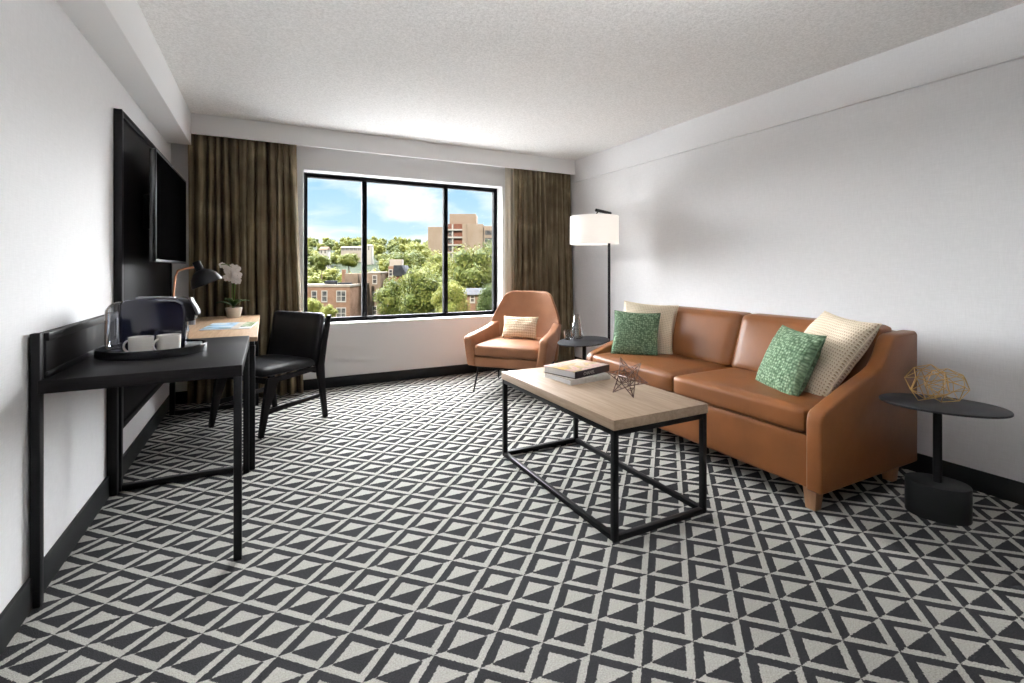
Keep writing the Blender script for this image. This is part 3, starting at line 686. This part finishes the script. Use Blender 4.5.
# brass ornament: two overlapping faceted cages in one frame
t = thing('brass_ornament', 'faceted brass wire ornament on the near end table', 'ornament', (2.822, 1.108, 0.542))
rnd = random.Random(12); mbo = MB()
def cage(c, rx, ry, rz_, n, r):
    bm = bmesh.new(); ga = PI * (3 - math.sqrt(5))
    for i in range(n):
        z = 1 - 2 * (i + 0.5) / n; q = math.sqrt(1 - z * z); a = i * ga + rnd.uniform(-.25, .25)
        bm.verts.new((c[0] + rx * q * math.cos(a), c[1] + ry * q * math.sin(a), c[2] + rz_ * z))
    bmesh.ops.convex_hull(bm, input=bm.verts[:])
    lo = min(v.co.z for v in bm.verts)
    for e in bm.edges: mbo.tube([e.verts[0].co - Vector((0, 0, lo - r)), e.verts[1].co - Vector((0, 0, lo - r))], r, 6)
    bm.free()
e = RT
cage(e * -0.045, 0.098, 0.085, 0.092, 15, 0.0019); cage(e * 0.045, 0.096, 0.085, 0.080, 18, 0.0019)
mbo.build('wire_frame', M['brass'], t, 60)

# carafe and tumbler
def on_far(u, v): d = (EYE - 0.53) * FPX / (v - HOR); return view((u - 512) / FPX * d, d, 0.5305)
p = on_far(577, 338.2)
t = thing('carafe', 'clear glass carafe of water on the far end table', 'carafe', p)
MB().lathe([(0, 0.001), (0.055, 0.001), (0.0585, 0.006), (0.056, 0.06), (0.030, 0.19), (0.028, 0.222), (0.0265, 0.222), (0.0285, 0.19), (0.054, 0.06), (0.056, 0.008), (0, 0.006)], n=40).build('bottle', M['glass'], t, 50)
MB().lathe([(0, 0.008), (0.0545, 0.010), (0.0535, 0.055), (0.047, 0.085), (0, 0.085)], n=40).build('water', M['glass'], t, 50)
p = on_far(567.5, 339.6)
t = thing('tumbler', 'clear glass tumbler beside the carafe', 'glass', p)
MB().lathe([(0, 0.001), (0.030, 0.001), (0.032, 0.006), (0.035, 0.088), (0.0335, 0.088), (0.0305, 0.010), (0, 0.009)], n=36).build('bowl', M['glass'], t, 50)

# ------------------------------------------------------------------ floor lamp
lx, ly = 3.05, 3.83
t = thing('floor_lamp', 'black floor lamp with white drum shade in the corner behind the sofa', 'floor lamp', (lx, ly, 0))
MB().lathe([(0, 0), (0.145, 0), (0.148, 0.008), (0.143, 0.018), (0.02, 0.024), (0, 0.024)], n=48).build('base', M['black'], t, 50)
MB().tube([(0, 0, 0.02), (0, 0, 1.735)], 0.0135, 16).build('pole', M['black'], t, 60)
MB().tube([(0.02, 0.004, 1.727), (-0.215, -0.075, 1.738)], 0.0155, 12).build('arm', M['black'], t, 60)
scx, scy = -0.185, -0.005
MB().tube([(-0.185, -0.065, 1.73), (-0.185, -0.03, 1.70), (scx, scy, 1.66), (scx, scy, 1.60)], 0.006, 10).build('hanger', M['black'], t, 60)
MB().lathe([(0.232, 1.412), (0.236, 1.412), (0.236, 1.685), (0.232, 1.685), (0.232, 1.412)], (scx, scy, 0), 64, cap0=False, cap1=False).build('lamp_shade', M['shade'], t, 40)
MB().lathe([(0, 1.50), (0.028, 1.52), (0.036, 1.555), (0.022, 1.60), (0, 1.605)], (scx, scy, 0), 24).build('bulb', emit('warm_bulb', (1.0, 0.98, 0.965), 55), t, 60)
spd = MB()
for k_ in range(3):
    a = 2 * PI * k_ / 3 + 0.4; spd.tube([(scx, scy, 1.61), (scx + 0.232 * math.cos(a), scy + 0.232 * math.sin(a), 1.668)], 0.0025, 6)
spd.build('spider', M['black'], t, 60)

# ------------------------------------------------------------------ tan armchair
FLp = Vector((1.69, 4.257)); FRp = Vector((2.22, 3.69)); wv = (FRp - FLp).normalized(); mid = (FLp + FRp) / 2
back_dir = Vector((-wv.y, wv.x));  back_dir = back_dir if back_dir.y > 0 else -back_dir
acx, acy = mid + back_dir * 0.37
t = thing('armchair', 'tan leather armchair with winged back in front of the right curtain', 'armchair', (acx, acy, 0), math.atan2(wv.y, wv.x))
AD = 0.37; HW = 0.360
# wing shell: a cross-section in plan is swept over the height
def arm_shell():
    bm = bmesh.new(); 
    # outline of the side in (y, z): arm low in front, sweeping up to the back
    def half_w(z, y):
        q = max(0, (z - 0.60) / 0.33); return HW - 0.0 - 0.145 * min(1, q) ** 1.0
    return bm
for sx in (-1, 1):
    # arms: panel with sloped top, joined to the back wings
    prof = [(-AD, 0.255), (-AD - 0.010, 0.515), (-AD + 0.010, 0.532), (-AD + 0.09, 0.545), (-0.05, 0.565), (0.13, 0.595), (0.27, 0.625), (0.35, 0.60), (0.33, 0.255)]
    a = MB().prism(prof, sx * HW - 0.04, sx * HW + 0.04, 'x', 0.02, 3)
    for v in a.bm.verts:
        v.co.x += sx * (-0.035) * max(0, (0.5 - v.co.z) / 0.25) - sx * 0.035 * max(0, v.co.y + 0.05) / 0.4 + sx * 0.012 * max(0, -v.co.y) / 0.3
    a.build('arm', M['tan'], t, 50)
# back: tapering winged panel, concave towards the sitter
bm = bmesh.new(); nz, nx = 18, 24; gr = {}
for sd in (0, 1):
    for j in range(nz + 1):
        s_ = j / nz; z = 0.25 + 0.685 * s_
        if z < 0.64: hw = HW + 0.012
        else:
            q = (z - 0.64) / 0.295; hw = lerp(HW + 0.012, 0.238, q ** 1.15)
        for i in range(nx + 1):
            u = 2 * i / nx - 1
            yy = 0.235 + 0.17 * s_ - 0.15 * u * u * (1.0 - 0.45 * s_) + (0.075 - 0.025 * s_ if sd else 0)
            crown = 0.012 * (1 - abs(u) ** 4) * (1 if sd else 0)
            zz = z - (0.022 * max(0, abs(u) - 0.8) / 0.2 if j == nz else 0)
            gr[sd, j, i] = bm.verts.new((u * hw, yy + crown, zz))
for j in range(nz):
    for i in range(nx):
        bm.faces.new((gr[0, j, i], gr[0, j, i + 1], gr[0, j + 1, i + 1], gr[0, j + 1, i])); bm.faces.new((gr[1, j, i + 1], gr[1, j, i], gr[1, j + 1, i], gr[1, j + 1, i + 1]))
for j in range(nz):
    for i in (0, nx):
        f_ = (gr[0, j, i], gr[0, j + 1, i], gr[1, j + 1, i], gr[1, j, i]); bm.faces.new(f_ if i == 0 else f_[::-1])
for i in range(nx):
    bm.faces.new((gr[0, nz, i], gr[0, nz, i + 1], gr[1, nz, i + 1], gr[1, nz, i])); bm.faces.new((gr[0, 0, i + 1], gr[0, 0, i], gr[1, 0, i], gr[1, 0, i + 1]))
bmesh.ops.recalc_face_normals(bm, faces=bm.faces)
es = [e_ for e_ in bm.edges if e_.calc_face_angle(0) > 0.8]
bmesh.ops.bevel(bm, geom=es, offset=0.018, segments=3, profile=0.5, affect='EDGES')
mb = MB(); mb.bm.free(); mb.bm = bm; mb.build('backrest', M['tan'], t, 60)
MB().soft(-HW + 0.045, HW - 0.045, -AD + 0.005, 0.30, 0.345, 0.455, 0.03, (0, 0.006, 0.018), 14).build('seat_cushion', M['tan'], t, 60)
MB().soft(-HW + 0.02, HW - 0.02, -AD + 0.012, 0.30, 0.245, 0.345, 0.02, (0, 0, 0), 8).build('seat_base', M['tan'], t, 60)
fb = MB()
fb.box(-0.31, 0.31, -0.30, -0.275, 0.225, 0.247, 0.002).box(-0.31, 0.31, 0.245, 0.27, 0.225, 0.247, 0.002).box(-0.31, -0.285, -0.275, 0.245, 0.225, 0.247, 0.002).box(0.285, 0.31, -0.275, 0.245, 0.225, 0.247, 0.002)
fb.build('under_frame', M['black'], t)
for sx in (-1, 1):
    for y_, yf in ((-0.285, -0.335), (0.255, 0.31)):
        MB().tube([(sx * 0.295, y_, 0.235), (sx * 0.325, yf, 0.0)], [0.011, 0.008], 12).build('leg', M['black'], t, 60)
ca = Vector((acx, acy, 0)); wa = Vector((wv.x, wv.y, 0)); ba = Vector((back_dir.x, back_dir.y, 0))
pillow('cushion', 'small cream lumbar cushion on the tan armchair', ca + ba * 0.075 + wa * 0.0 + Vector((0, 0, 0.582)), wa, (ba * 0.35 + Vector((0, 0, 1))), 0.37, 0.225, 0.11, M['cream_knit'], 6)
# ------------------------------------------------------------------ the view from the window
GZ = -14.0
def hill_h(r, d):
    q = max(0.0, min(1.0, (d - 95) / 780)); q = q * q * (3 - 2 * q)
    return GZ + q * (56 - 0.012 * max(0, r + 250) + 6 * noise.noise(Vector((r * 0.006, d * 0.006, 3)))) + 1.5 * q * noise.noise(Vector((r * .03, d * .03, 1)))
def W3(r, d, z): p = FW * d + RT * r; return (p.x, p.y, z)
g = MB(); rows = []
ds = [9, 25, 45, 70, 95] + [95 + 32 * i for i in range(1, 30)]
for d in ds: rows.append([g.bm.verts.new(W3(r, d, hill_h(r, d))) for r in range(-640, 441, 24)])
for a, b in zip(rows, rows[1:]):
    for i in range(len(a) - 1): g.bm.faces.new((a[i], a[i + 1], b[i + 1], b[i]))
m = M['hill'] = mat('wooded_ground', (0.042, 0.063, 0.021), 0.95, spec=0.05)
n = noise_tex(m, coords(m), 0.09, 5, 0.7)
L(m, ramp(m, n.outputs['Fac'], [(0.35, (0.004, 0.008, 0.002)), (0.5, (0.008, 0.014, 0.004)), (0.68, (0.015, 0.020, 0.006))]), bsdf(m).inputs['Base Color']); bump(m, n.outputs['Fac'], 1.0, 4.0)
struct('hillside', g, M['hill'], smooth=60)

M['bounce_white'] = mat('white_bounce_surface', (0.82, 0.82, 0.82), 0.8, spec=0.1)
m = M['bounce_white']; n = noise_tex(m, coords(m), 0.8, 4); L(m, ramp(m, n.outputs['Fac'], [(0.3, (0.78, 0.78, 0.78)), (0.7, (0.86, 0.86, 0.86))]), bsdf(m).inputs['Base Color'])
t = struct('bounce_slab', MB().box(-26, 28, YB + 0.25, 26, -2.0, -1.5, 0.02), M['bounce_white'])  # unseen white slab added to bounce daylight up onto the ceiling

def brick(name, c1, c2, sc=1.0):
    m = mat(name, c1, 0.9, spec=0.02); v = coords(m, scale=(sc, sc, sc * 1)); n = noise_tex(m, v, 0.7, 5, 0.7)
    L(m, ramp(m, n.outputs['Fac'], [(0.3, c1), (0.7, c2)]), bsdf(m).inputs['Base Color']); return m
M['brick'] = brick('rosy_brick', (0.126, 0.073, 0.048), (0.185, 0.118, 0.084))
M['brick2'] = brick('grey_brown_brick', (0.109, 0.080, 0.059), (0.160, 0.122, 0.092))
M['tower'] = brick('buff_brick', (0.171, 0.130, 0.092), (0.220, 0.173, 0.137), .2)
M['tower_red'] = brick('red_spandrel', (0.109, 0.046, 0.032), (0.143, 0.067, 0.046))
M['stone'] = brick('pale_coping', (0.202, 0.176, 0.147), (0.252, 0.223, 0.189))
M['white_trim'] = brick('white_window_trim', (0.260, 0.244, 0.218), (0.294, 0.277, 0.252))
M['roof_dark'] = brick('slate_roof', (0.019, 0.021, 0.025), (0.038, 0.040, 0.044))
M['roof_grey'] = brick('grey_flat_roof', (0.092, 0.084, 0.076), (0.143, 0.130, 0.118))
M['pane_far'] = mat('far_window_pane', (0.042, 0.046, 0.050), 0.15)
m = M['pane_far']; L(m, ramp(m, noise_tex(m, coords(m), 0.9, 2).outputs['Fac'], [(0.4, (0.025, 0.027, 0.029)), (0.6, (0.101, 0.092, 0.084))]), bsdf(m).inputs['Base Color'])

def site(name, label, cat, u, d, group=None):
    r = (u - 512) / FPX * d
    t = thing(name, label, cat, W3(r, d, GZ), -TH, group); return t
def UU(u, d, u0): return (u - u0) / FPX * d                       # metres across at distance d
def VV(v, d): return EYE + (HOR - v) / FPX * d - GZ                # metres above the ground at distance d
def window_far(t, xc, zc, w, h, y):
    f_ = MB(); e_ = 0.14
    f_.box(xc - w / 2 - e_, xc + w / 2 + e_, y - 0.10, y + 0.05, zc - h / 2 - 0.22, zc - h / 2).box(xc - w / 2 - e_, xc + w / 2 + e_, y - 0.06, y + 0.05, zc + h / 2, zc + h / 2 + 0.16)
    f_.box(xc - w / 2 - e_, xc - w / 2, y - 0.06, y + 0.05, zc - h / 2, zc + h / 2).box(xc + w / 2, xc + w / 2 + e_, y - 0.06, y + 0.05, zc - h / 2, zc + h / 2)
    f_.box(xc - w / 2, xc + w / 2, y - 0.05, y + 0.05, zc - 0.05, zc + 0.05)
    if w > 1.2: f_.box(xc - 0.06, xc + 0.06, y - 0.05, y + 0.05, zc - h / 2, zc + h / 2)
    o = f_.build('window', M['white_trim'], t); MB().box(xc - w / 2, xc + w / 2, y - 0.03, y + 0.02, zc - h / 2, zc + h / 2).build('pane', M['pane_far'], o)
# rosy brick block, lower left of the view
D, U0 = 87, 335
t = site('apartment_building', 'rosy brick apartment block with flat roof, low on the left of the view', 'building', U0, D)
x0, x1 = UU(320, D, U0), UU(350, D, U0); zr = VV(285.6, D)
MB().box(x0, x1, 0, 11, 0, zr, 0.05).build('wall', M['brick'], t)
xl = UU(270, D, U0); MB().box(xl, x0, 1.6, 11, 0, zr - 0.1, 0.05).build('wall', M['brick'], t)
c = MB(); c.box(x0 - .15, x1 + .15, -.15, .35, zr - .25, zr + .2, .03).box(x1 - .35, x1 + .15, .35, 11, zr - .25, zr + .2, .03).box(xl, x0 - .15, 1.45, 1.9, zr - .3, zr + .1, .03)
c.build('coping', M['stone'], t)
MB().box(xl + .2, x1 - .4, 1.9, 10.9, zr - .1, zr + .02).build('roof', M['roof_grey'], t)
for v_ in (296.2, 313.2, 330.2):
    window_far(t, UU(341.2, D, U0), VV(v_, D), 1.5, 1.75, 0); window_far(t, UU(324.5, D, U0), VV(v_, D), 0.8, 1.75, 0)
    window_far(t, UU(311, D + 1.6, U0), VV(v_, D + 1.6), 0.8, 1.75, 1.6)
MB().box(UU(335, D, U0), UU(349, D, U0), 5, 8, zr, zr + 2.15, .05).build('stair_head', M['brick2'], t)
for u_ in (331.5, 353): MB().box(UU(u_ - 1.6, D, U0), UU(u_ + 1.6, D, U0), 6, 6.8, zr - (4 if u_ > 350 else 0), zr + 2.9, .04).build('chimney', M['brick'], t)
MB().box(UU(318, D, U0), UU(329, D, U0), 3, 4.2, zr, zr + .8, .05).box(UU(331, D, U0), UU(345, D, U0), 3.2, 4, zr, zr + .45, .05).build('roof_plant', M['roof_dark'], t)
# grey brown block to its right
D, U0 = 98, 374
t = site('apartment_building', 'grey brown brick block with stair tower beside the rosy block', 'building', U0, D)
MB().box(UU(364, D, U0), UU(380.5, D, U0), 0, 8, 0, VV(273.5, D), .05).build('stair_tower', M['brick2'], t)
MB().box(UU(363.6, D, U0), UU(381, D, U0), -.1, 8.1, VV(273.5, D), VV(272, D), .03).build('coping', M['stone'], t)
MB().box(UU(350, D, U0), UU(364, D, U0), 2, 9, 0, VV(276, D), .05).build('wall', M['stone'], t)
MB().box(UU(380.5, D, U0), UU(405, D, U0), 2, 12, 0, VV(284, D), .05).build('wall', M['brick2'], t)
MB().box(UU(380.5, D, U0), UU(405, D, U0), 1.8, 12.1, VV(284, D), VV(282.5, D), .03).build('coping', M['stone'], t)
MB().box(UU(382, D, U0), UU(390, D, U0), 5, 10, VV(284, D), VV(266, D), .04).build('penthouse', M['brick'], t)
rz_, rb = VV(265, D), VV(276.5, D); a, b = UU(387.5, D, U0), UU(401, D, U0)
MB().prism([(a, rb), (b + .3, rb), (b - .9, rz_), (a + .2, rz_)], 4.2, 10.5, 'y', .05).build('mansard_roof', M['roof_dark'], t)
MB().box(a + .3, b - .2, 4.6, 10, VV(284, D), rb).build('dormer_wall', M['tower_red'], t)
for v_ in (279.5, 296, 310.5, 325): window_far(t, UU(374.8, D, U0), VV(v_, D), 0.7, 1.5, 0)
window_far(t, UU(384.5, D, U0), VV(273, D), 0.6, 1.2, 5); window_far(t, UU(385, D, U0), VV(295, D), 0.6, 1.5, 2)
MB().box(UU(372, D, U0), UU(386, D, U0), 14, 16, 0, VV(258, D), .04).build('rear_chimney', M['stone'], t)
# tower on the right
D, U0 = 250, 460
t = site('tower_block', 'tall buff brick tower block rising above the trees on the right', 'building', U0, D)
h_ = lambda v: VV(v, D)
MB().box(UU(427.4, D, U0), UU(447.5, D, U0), 1.5, 22, 0, h_(226.5), .1).build('wing', M['tower'], t)
MB().box(UU(462.5, D, U0), UU(483, D, U0), 0, 24, 0, h_(224), .1).build('wing', M['tower'], t)
MB().box(UU(447.5, D, U0), UU(462.5, D, U0), 2.0, 22, 0, h_(223.5), .1).build('balcony_bay', M['tower_red'], t)
MB().box(UU(448, D, U0), UU(475, D, U0), 6, 20, h_(225), h_(212.5), .1).build('lift_tower', M['tower'], t)
MB().box(UU(483, D, U0), UU(499, D, U0), 3, 22, 0, h_(225.5), .1).build('end_wing', M['tower'], t)
MB().box(UU(462.4, D, U0), UU(467, D, U0), -.8, 0, 0, h_(224), .05).build('pier', M['tower'], t)
for i in range(9):
    v_ = 229.5 + 7.6 * i
    MB().box(UU(447, D, U0), UU(462.6, D, U0), .6, 2.2, h_(v_ + 1.0), h_(v_ - .6), .04).build('balcony', M['white_trim'], t)
    MB().box(UU(448, D, U0), UU(452, D, U0), 1.9, 2.05, h_(v_ + 6), h_(v_ + 1.2)).build('window', M['pane_far'], t)
    MB().box(UU(484.5, D, U0), UU(497, D, U0), 2.85, 3.05, h_(v_ + 5), h_(v_ + 0.5)).build('window', M['pane_far'], t)
MB().box(UU(451.5, D, U0), UU(453, D, U0), 1.0, 2.1, 0, h_(224), .04).build('mullion', M['white_trim'], t)
# houses on the slope
def house(label, u0, u1, vt, vb, d, wm, rm, v_eave, wins=2):
    uc = (u0 + u1) / 2; t = site('house', label, 'house', uc, d); a, b = UU(u0, d, uc), UU(u1, d, uc)
    MB().box(a, b, 0, 6, 0, VV(v_eave, d), .03).build('wall', wm, t)
    MB().prism([(-0.5, VV(v_eave, d)), (6.5, VV(v_eave, d)), (3, VV(vt, d))], a - .4, b + .4, 'x', .03).build('roof', rm, t)
    for i in range(wins):
        x = a + (b - a) * (i + .5) / wins; window_far(t, x, (VV(v_eave, d) * .7 + VV(vb, d) * .3), (b - a) * .18, (VV(v_eave, d) - VV(vb, d)) * .45, 0)
house('small white house among trees on the hillside, left of the view', 319.5, 327, 246.5, 256, 330, M['white_trim'], M['brick2'], 250)
house('long pale building among trees below the hill crest', 341, 361.5, 246.3, 253, 420, M['stone'], M['tower'], 247.5, 5)
house('pale narrow building beside the long one below the hill crest', 366, 371.5, 244.5, 254, 400, M['white_trim'], M['stone'], 245.5, 1)
house('small brick house half hidden under the big tree on the right', 464, 481, 289, 308, 62, M['brick'], M['roof_dark'], 294.5, 1)

# trees
def tree_mesh(name, seed, nblob, nleaf, size, flat=1.0):
    rnd = random.Random(seed); bm = bmesh.new()
    blobs = []
    for i in range(nblob):
        d_ = Vector((rnd.gauss(0, 1), rnd.gauss(0, 1), rnd.gauss(0, 1))).normalized() * (rnd.random() ** 0.4) * 0.68
        d_.z *= 0.95 * flat
        blobs.append((d_, rnd.uniform(0.24, 0.40)))
    for c_, r_ in blobs:
        bmesh.ops.create_icosphere(bm, subdivisions=1, radius=r_ * 0.72, matrix=Matrix.Translation(c_))
    for f_ in bm.faces: f_.smooth = False
    for i in range(nleaf):
        c_, r_ = rnd.choice(blobs); d_ = Vector((rnd.gauss(0, 1), rnd.gauss(0, 1), rnd.gauss(0, 1))).normalized()
        p = c_ + d_ * r_ * rnd.uniform(0.75, 1.12)
        nrm = (d_ + Vector((rnd.gauss(0, .5), rnd.gauss(0, .5), rnd.gauss(0, .5) + .3))).normalized()
        a = nrm.cross(Vector((rnd.random() - .5, rnd.random() - .5, rnd.random() - .5))).normalized(); b = nrm.cross(a)
        s_ = size * rnd.uniform(.6, 1.3)
        vs = [bm.verts.new(p + a * s_ * q * w_ + b * s_ * e_ * w_) for q, e_, w_ in ((1, 0, 1), (.25, .6, 1), (-1, 0, .9), (-.2, -.6, 1))]
        bm.faces.new(vs)
    me = bpy.data.meshes.new(name); bm.to_mesh(me); bm.free(); return me
def leaf_mat(name, stops, sc):
    m = mat(name, stops[1], 0.75, spec=0.15); geo = N(m, 'ShaderNodeNewGeometry'); oi = N(m, 'ShaderNodeObjectInfo')
    n = noise_tex(m, coords(m), sc, 3)
    f_ = math_n(m, 'ADD', math_n(m, 'MULTIPLY', geo.outputs['Random Per Island'], .55), math_n(m, 'MULTIPLY', n.outputs['Fac'], .3))
    f_ = math_n(m, 'ADD', f_, math_n(m, 'MULTIPLY', oi.outputs['Random'], .2))
    L(m, ramp(m, f_, [(0.15, stops[0]), (0.5, stops[1]), (0.85, stops[2])]), bsdf(m).inputs['Base Color'])
    tr = N(m, 'ShaderNodeBsdfTranslucent'); tr.inputs['Color'].default_value = (*stops[2], 1); mx = N(m, 'ShaderNodeMixShader'); mx.inputs[0].default_value = .10
    L(m, bsdf(m).outputs[0], mx.inputs[1]); L(m, tr.outputs[0], mx.inputs[2]); L(m, mx.outputs[0], m.node_tree.nodes['Material Output'].inputs['Surface']); return m
M['leaf_a'] = leaf_mat('summer_leaves', ((0.026, 0.042, 0.007), (0.068, 0.088, 0.017), (0.157, 0.159, 0.038)), 3)
M['leaf_b'] = leaf_mat('yellow_green_leaves', ((0.042, 0.056, 0.007), (0.110, 0.126, 0.023), (0.199, 0.196, 0.049)), 3)
M['leaf_c'] = leaf_mat('deep_green_leaves', ((0.019, 0.033, 0.008), (0.046, 0.070, 0.019), (0.115, 0.131, 0.038)), 3)
M['bark'] = plain('tree_bark', (0.12, 0.085, 0.06), 0.95, 3)
near_mesh = [tree_mesh('crown', 21 + i, 38, 15000, 0.036) for i in range(2)]
far_mesh = [tree_mesh('tree', 51 + i, 18, 1500, 0.075, .9) for i in range(3)]
def near_tree(label, u, v, d, rw, rh, mi, mt, rz):
    r = (u - 512) / FPX * d; zc = EYE + (HOR - v) / FPX * d; t = thing('tree', label, 'tree', W3(r, d, GZ), rz)
    me = near_mesh[mi].copy(); me.materials.append(M[mt]); o = bpy.data.objects.new('crown', me); COL.objects.link(o); o.parent = t
    o.location = (0, 0, zc - GZ); o.scale = (rw, rw, rh)
    MB().tube([(0, 0, 0), (0.1, 0, (zc - GZ) * .5), (0, 0.1, zc - GZ)], [rw * .08, rw * .06, rw * .03], 10).build('trunk', M['bark'], t)
near_tree('big leafy tree filling the right pane of the window', 474, 281, 79, 6.0, 6.6, 0, 'leaf_a', .4)
near_tree('tall tree at the right window edge behind the big one', 500, 272, 98, 6.0, 8.0, 1, 'leaf_c', 1.7)
near_tree('dense tree left of the second mullion, at the bottom of the window', 424, 294, 60, 4.1, 4.3, 1, 'leaf_a', 2.2)
near_tree('bright tree at the foot of the grey brown block', 396, 302, 74, 3.8, 4.4, 0, 'leaf_a', 3.6)
near_tree('rounded tree in front of the tower, beside the second mullion', 441, 277, 92, 5.2, 5.6, 0, 'leaf_b', 4.4)
near_tree('broad tree behind the slate roof', 407, 268, 135, 7.6, 6.6, 1, 'leaf_a', 5.1)
near_tree('high tree crown against the sky left of the tower', 418, 256, 165, 6.5, 5.2, 0, 'leaf_b', .9)
near_tree('pale green tree low against the second mullion', 450, 303, 52, 2.3, 3.0, 1, 'leaf_b', 2.9)
near_tree('leafy tree standing in front of the small white hillside house', 322, 262, 240, 5.2, 4.6, 1, 'leaf_a', 2.6)
near_tree('leafy tree standing in front of the long pale building', 349, 260.5, 285, 7.6, 5.0, 0, 'leaf_b', 3.1)
near_tree('low tree in front of the small brick house', 489, 305, 56, 2.2, 2.8, 0, 'leaf_c', 1.1)
near_tree('small tree against the rosy brick wall, lower left corner', 312, 309, 76, 2.0, 2.2, 1, 'leaf_b', .2)
near_tree('small bush tree below the brick windows', 328, 313, 74, 1.6, 1.5, 0, 'leaf_b', 2.0)
rnd = random.Random(77); spots = []
for mi, mt in enumerate(('leaf_a', 'leaf_b', 'leaf_c')): far_mesh[mi].materials.append(M[mt])
for i in range(9000):
    if len(spots) >= 285: break
    d = 118 + 700 * rnd.random() ** 1.25; u = rnd.uniform(245, 512); r = (u - 512) / FPX * d
    if d < 262 and u > 418: continue
    if 225 < d < 300 and 418 < u < 508: continue
    if d < 178 and 392 < u < 436: continue
    if 225 < d < 256 and 306 < u < 340 or 268 < d < 302 and 330 < u < 368 or 385 < d < 425 and 355 < u < 384: continue
    if (d < 356 and abs(u - 323) < (7 if d < 312 else 15) and d > 285) or (d < 445 and 336 < u < 376 and d > 315): continue
    s_ = rnd.uniform(4.0, 6.2) * (0.85 + d / 1100)
    if any((r - b[1]) ** 2 + (d - b[0]) ** 2 < (1.06 * (s_ + b[2])) ** 2 for b in spots): continue
    spots.append((d, r, s_))
for d, r, s_ in spots:
    mi = rnd.choice((0, 0, 1, 1, 2)); o = bpy.data.objects.new('tree', far_mesh[mi]); COL.objects.link(o)
    o.location = W3(r, d, hill_h(r, d) + s_ * .8); o.scale = (s_, s_, s_ * rnd.uniform(.85, 1.15)); o.rotation_euler = (0, 0, rnd.uniform(0, 6.28))
    tag(o, 'distant round leafy tree on the wooded hillside beyond the roofs', 'tree', 'distant trees on the hillside')

# ------------------------------------------------------------------ sky and light
w = bpy.data.worlds.new('sky'); scene.world = w; w.use_nodes = True; nt = w.node_tree
class _W: node_tree = nt
wm = _W()
tc_ = N(wm, 'ShaderNodeTexCoord'); sep = N(wm, 'ShaderNodeSeparateXYZ'); L(wm, tc_.outputs['Generated'], sep.inputs[0])
grad = ramp(wm, sep.outputs[2], [(0.0, (0.70, 0.80, 0.84)), (0.06, (0.50, 0.70, 0.82)), (0.20, (0.28, 0.53, 0.76)), (0.7, (0.16, 0.36, 0.72))])
mp = N(wm, 'ShaderNodeMapping'); mp.inputs['Scale'].default_value = (3.2, 3.2, 9.0); mp.inputs['Location'].default_value = (0.35, 0.2, 0.1); L(wm, tc_.outputs['Generated'], mp.inputs['Vector'])
cn = noise_tex(wm, mp.outputs['Vector'], 1.6, 6, 0.55, 0.3)
cf = ramp(wm, cn.outputs['Fac'], [(0.40, (0, 0, 0)), (0.62, (1, 1, 1))])
sky = mixc(wm, cf, grad, (0.95, 0.96, 0.97))
bg = nt.nodes['Background']; L(wm, sky, bg.inputs['Color']); bg.inputs['Strength'].default_value = 1.0
def sun(name, dirv, e, ang, col=(1, 1, 1)):
    l = bpy.data.lights.new(name, 'SUN'); l.energy = e; l.angle = math.radians(ang); l.color = col
    o = bpy.data.objects.new(name, l); COL.objects.link(o); o.rotation_euler = Vector(dirv).to_track_quat('-Z', 'Y').to_euler(); return o
sun('sun', (0.42, 0.66, -0.62), 7.5, 1.0, (1.0, 0.95, 0.86))
sun('hazy_sky_light', (-0.09, -0.81, -0.57), 68.0, 100, (0.955, 0.98, 1.0))
M['fill_glow'] = emit('fill_uplight_glow', (0.96, 0.98, 1.0), 165)
tx, ty, tz = -0.42, 0.85, 1.75
t = thing('fill_torchiere', 'added fill uplighter by the left wall, out of view', 'floor lamp', (tx, ty, 0))  # added out of view as fill for the ceiling and walls
MB().lathe([(0, 0), (0.13, 0), (0.132, 0.01), (0.12, 0.02), (0.02, 0.026), (0, 0.026)], n=40).build('base', M['black'], t, 50)
MB().tube([(0, 0, 0.02), (0, 0, tz - 0.11)], 0.012, 14).build('pole', M['black'], t, 60)
MB().lathe([(0.0, tz - .125), (0.03, tz - .12), (0.10, tz - .08), (0.17, tz), (0.165, tz), (0.09, tz - .07), (0, tz - .1)], n=40).build('bowl', M['black'], t, 50)
MB().lathe([(0, tz - .03), (0.14, tz - .03), (0.14, tz - .025), (0, tz - .025)], n=32).build('diffuser', M['fill_glow'], t, 50)
t = thing('fill_pendant', 'added fill uplighter hung from the ceiling, out of view', 'added fill light', (1.2, 0.60, ZC))  # unseen uplight put in to brighten the ceiling
MB().lathe([(0, 0), (0.055, 0), (0.055, -0.02), (0, -0.024)], n=32).build('canopy', M['black'], t, 50)
MB().tube([(0, 0, -0.02), (0, 0, -0.45)], 0.008, 12).build('rod', M['black'], t, 60)
MB().lathe([(0, -0.462), (0.02, -0.46), (0.12, -0.43), (0.20, -0.36), (0.195, -0.36), (0.11, -0.42), (0, -0.45)], n=40).build('bowl', M['black'], t, 50)
MB().lathe([(0, -0.38), (0.17, -0.38), (0.17, -0.375), (0, -0.375)], n=32).build('diffuser', emit('fill_pendant_glow', (0.96, 0.98, 1.0), 190), t, 50)

scene.view_settings.view_transform = 'Standard'; scene.view_settings.look = 'None'
scene.view_settings.exposure = 0.45; scene.view_settings.gamma = 1.0; scene.view_settings.use_curve_mapping = False
cy = scene.cycles
cy.max_bounces = 10; cy.diffuse_bounces = 6; cy.glossy_bounces = 4; cy.transmission_bounces = 6; cy.transparent_max_bounces = 12
cy.sample_clamp_indirect = 6.0; cy.caustics_reflective = False; cy.caustics_refractive = False
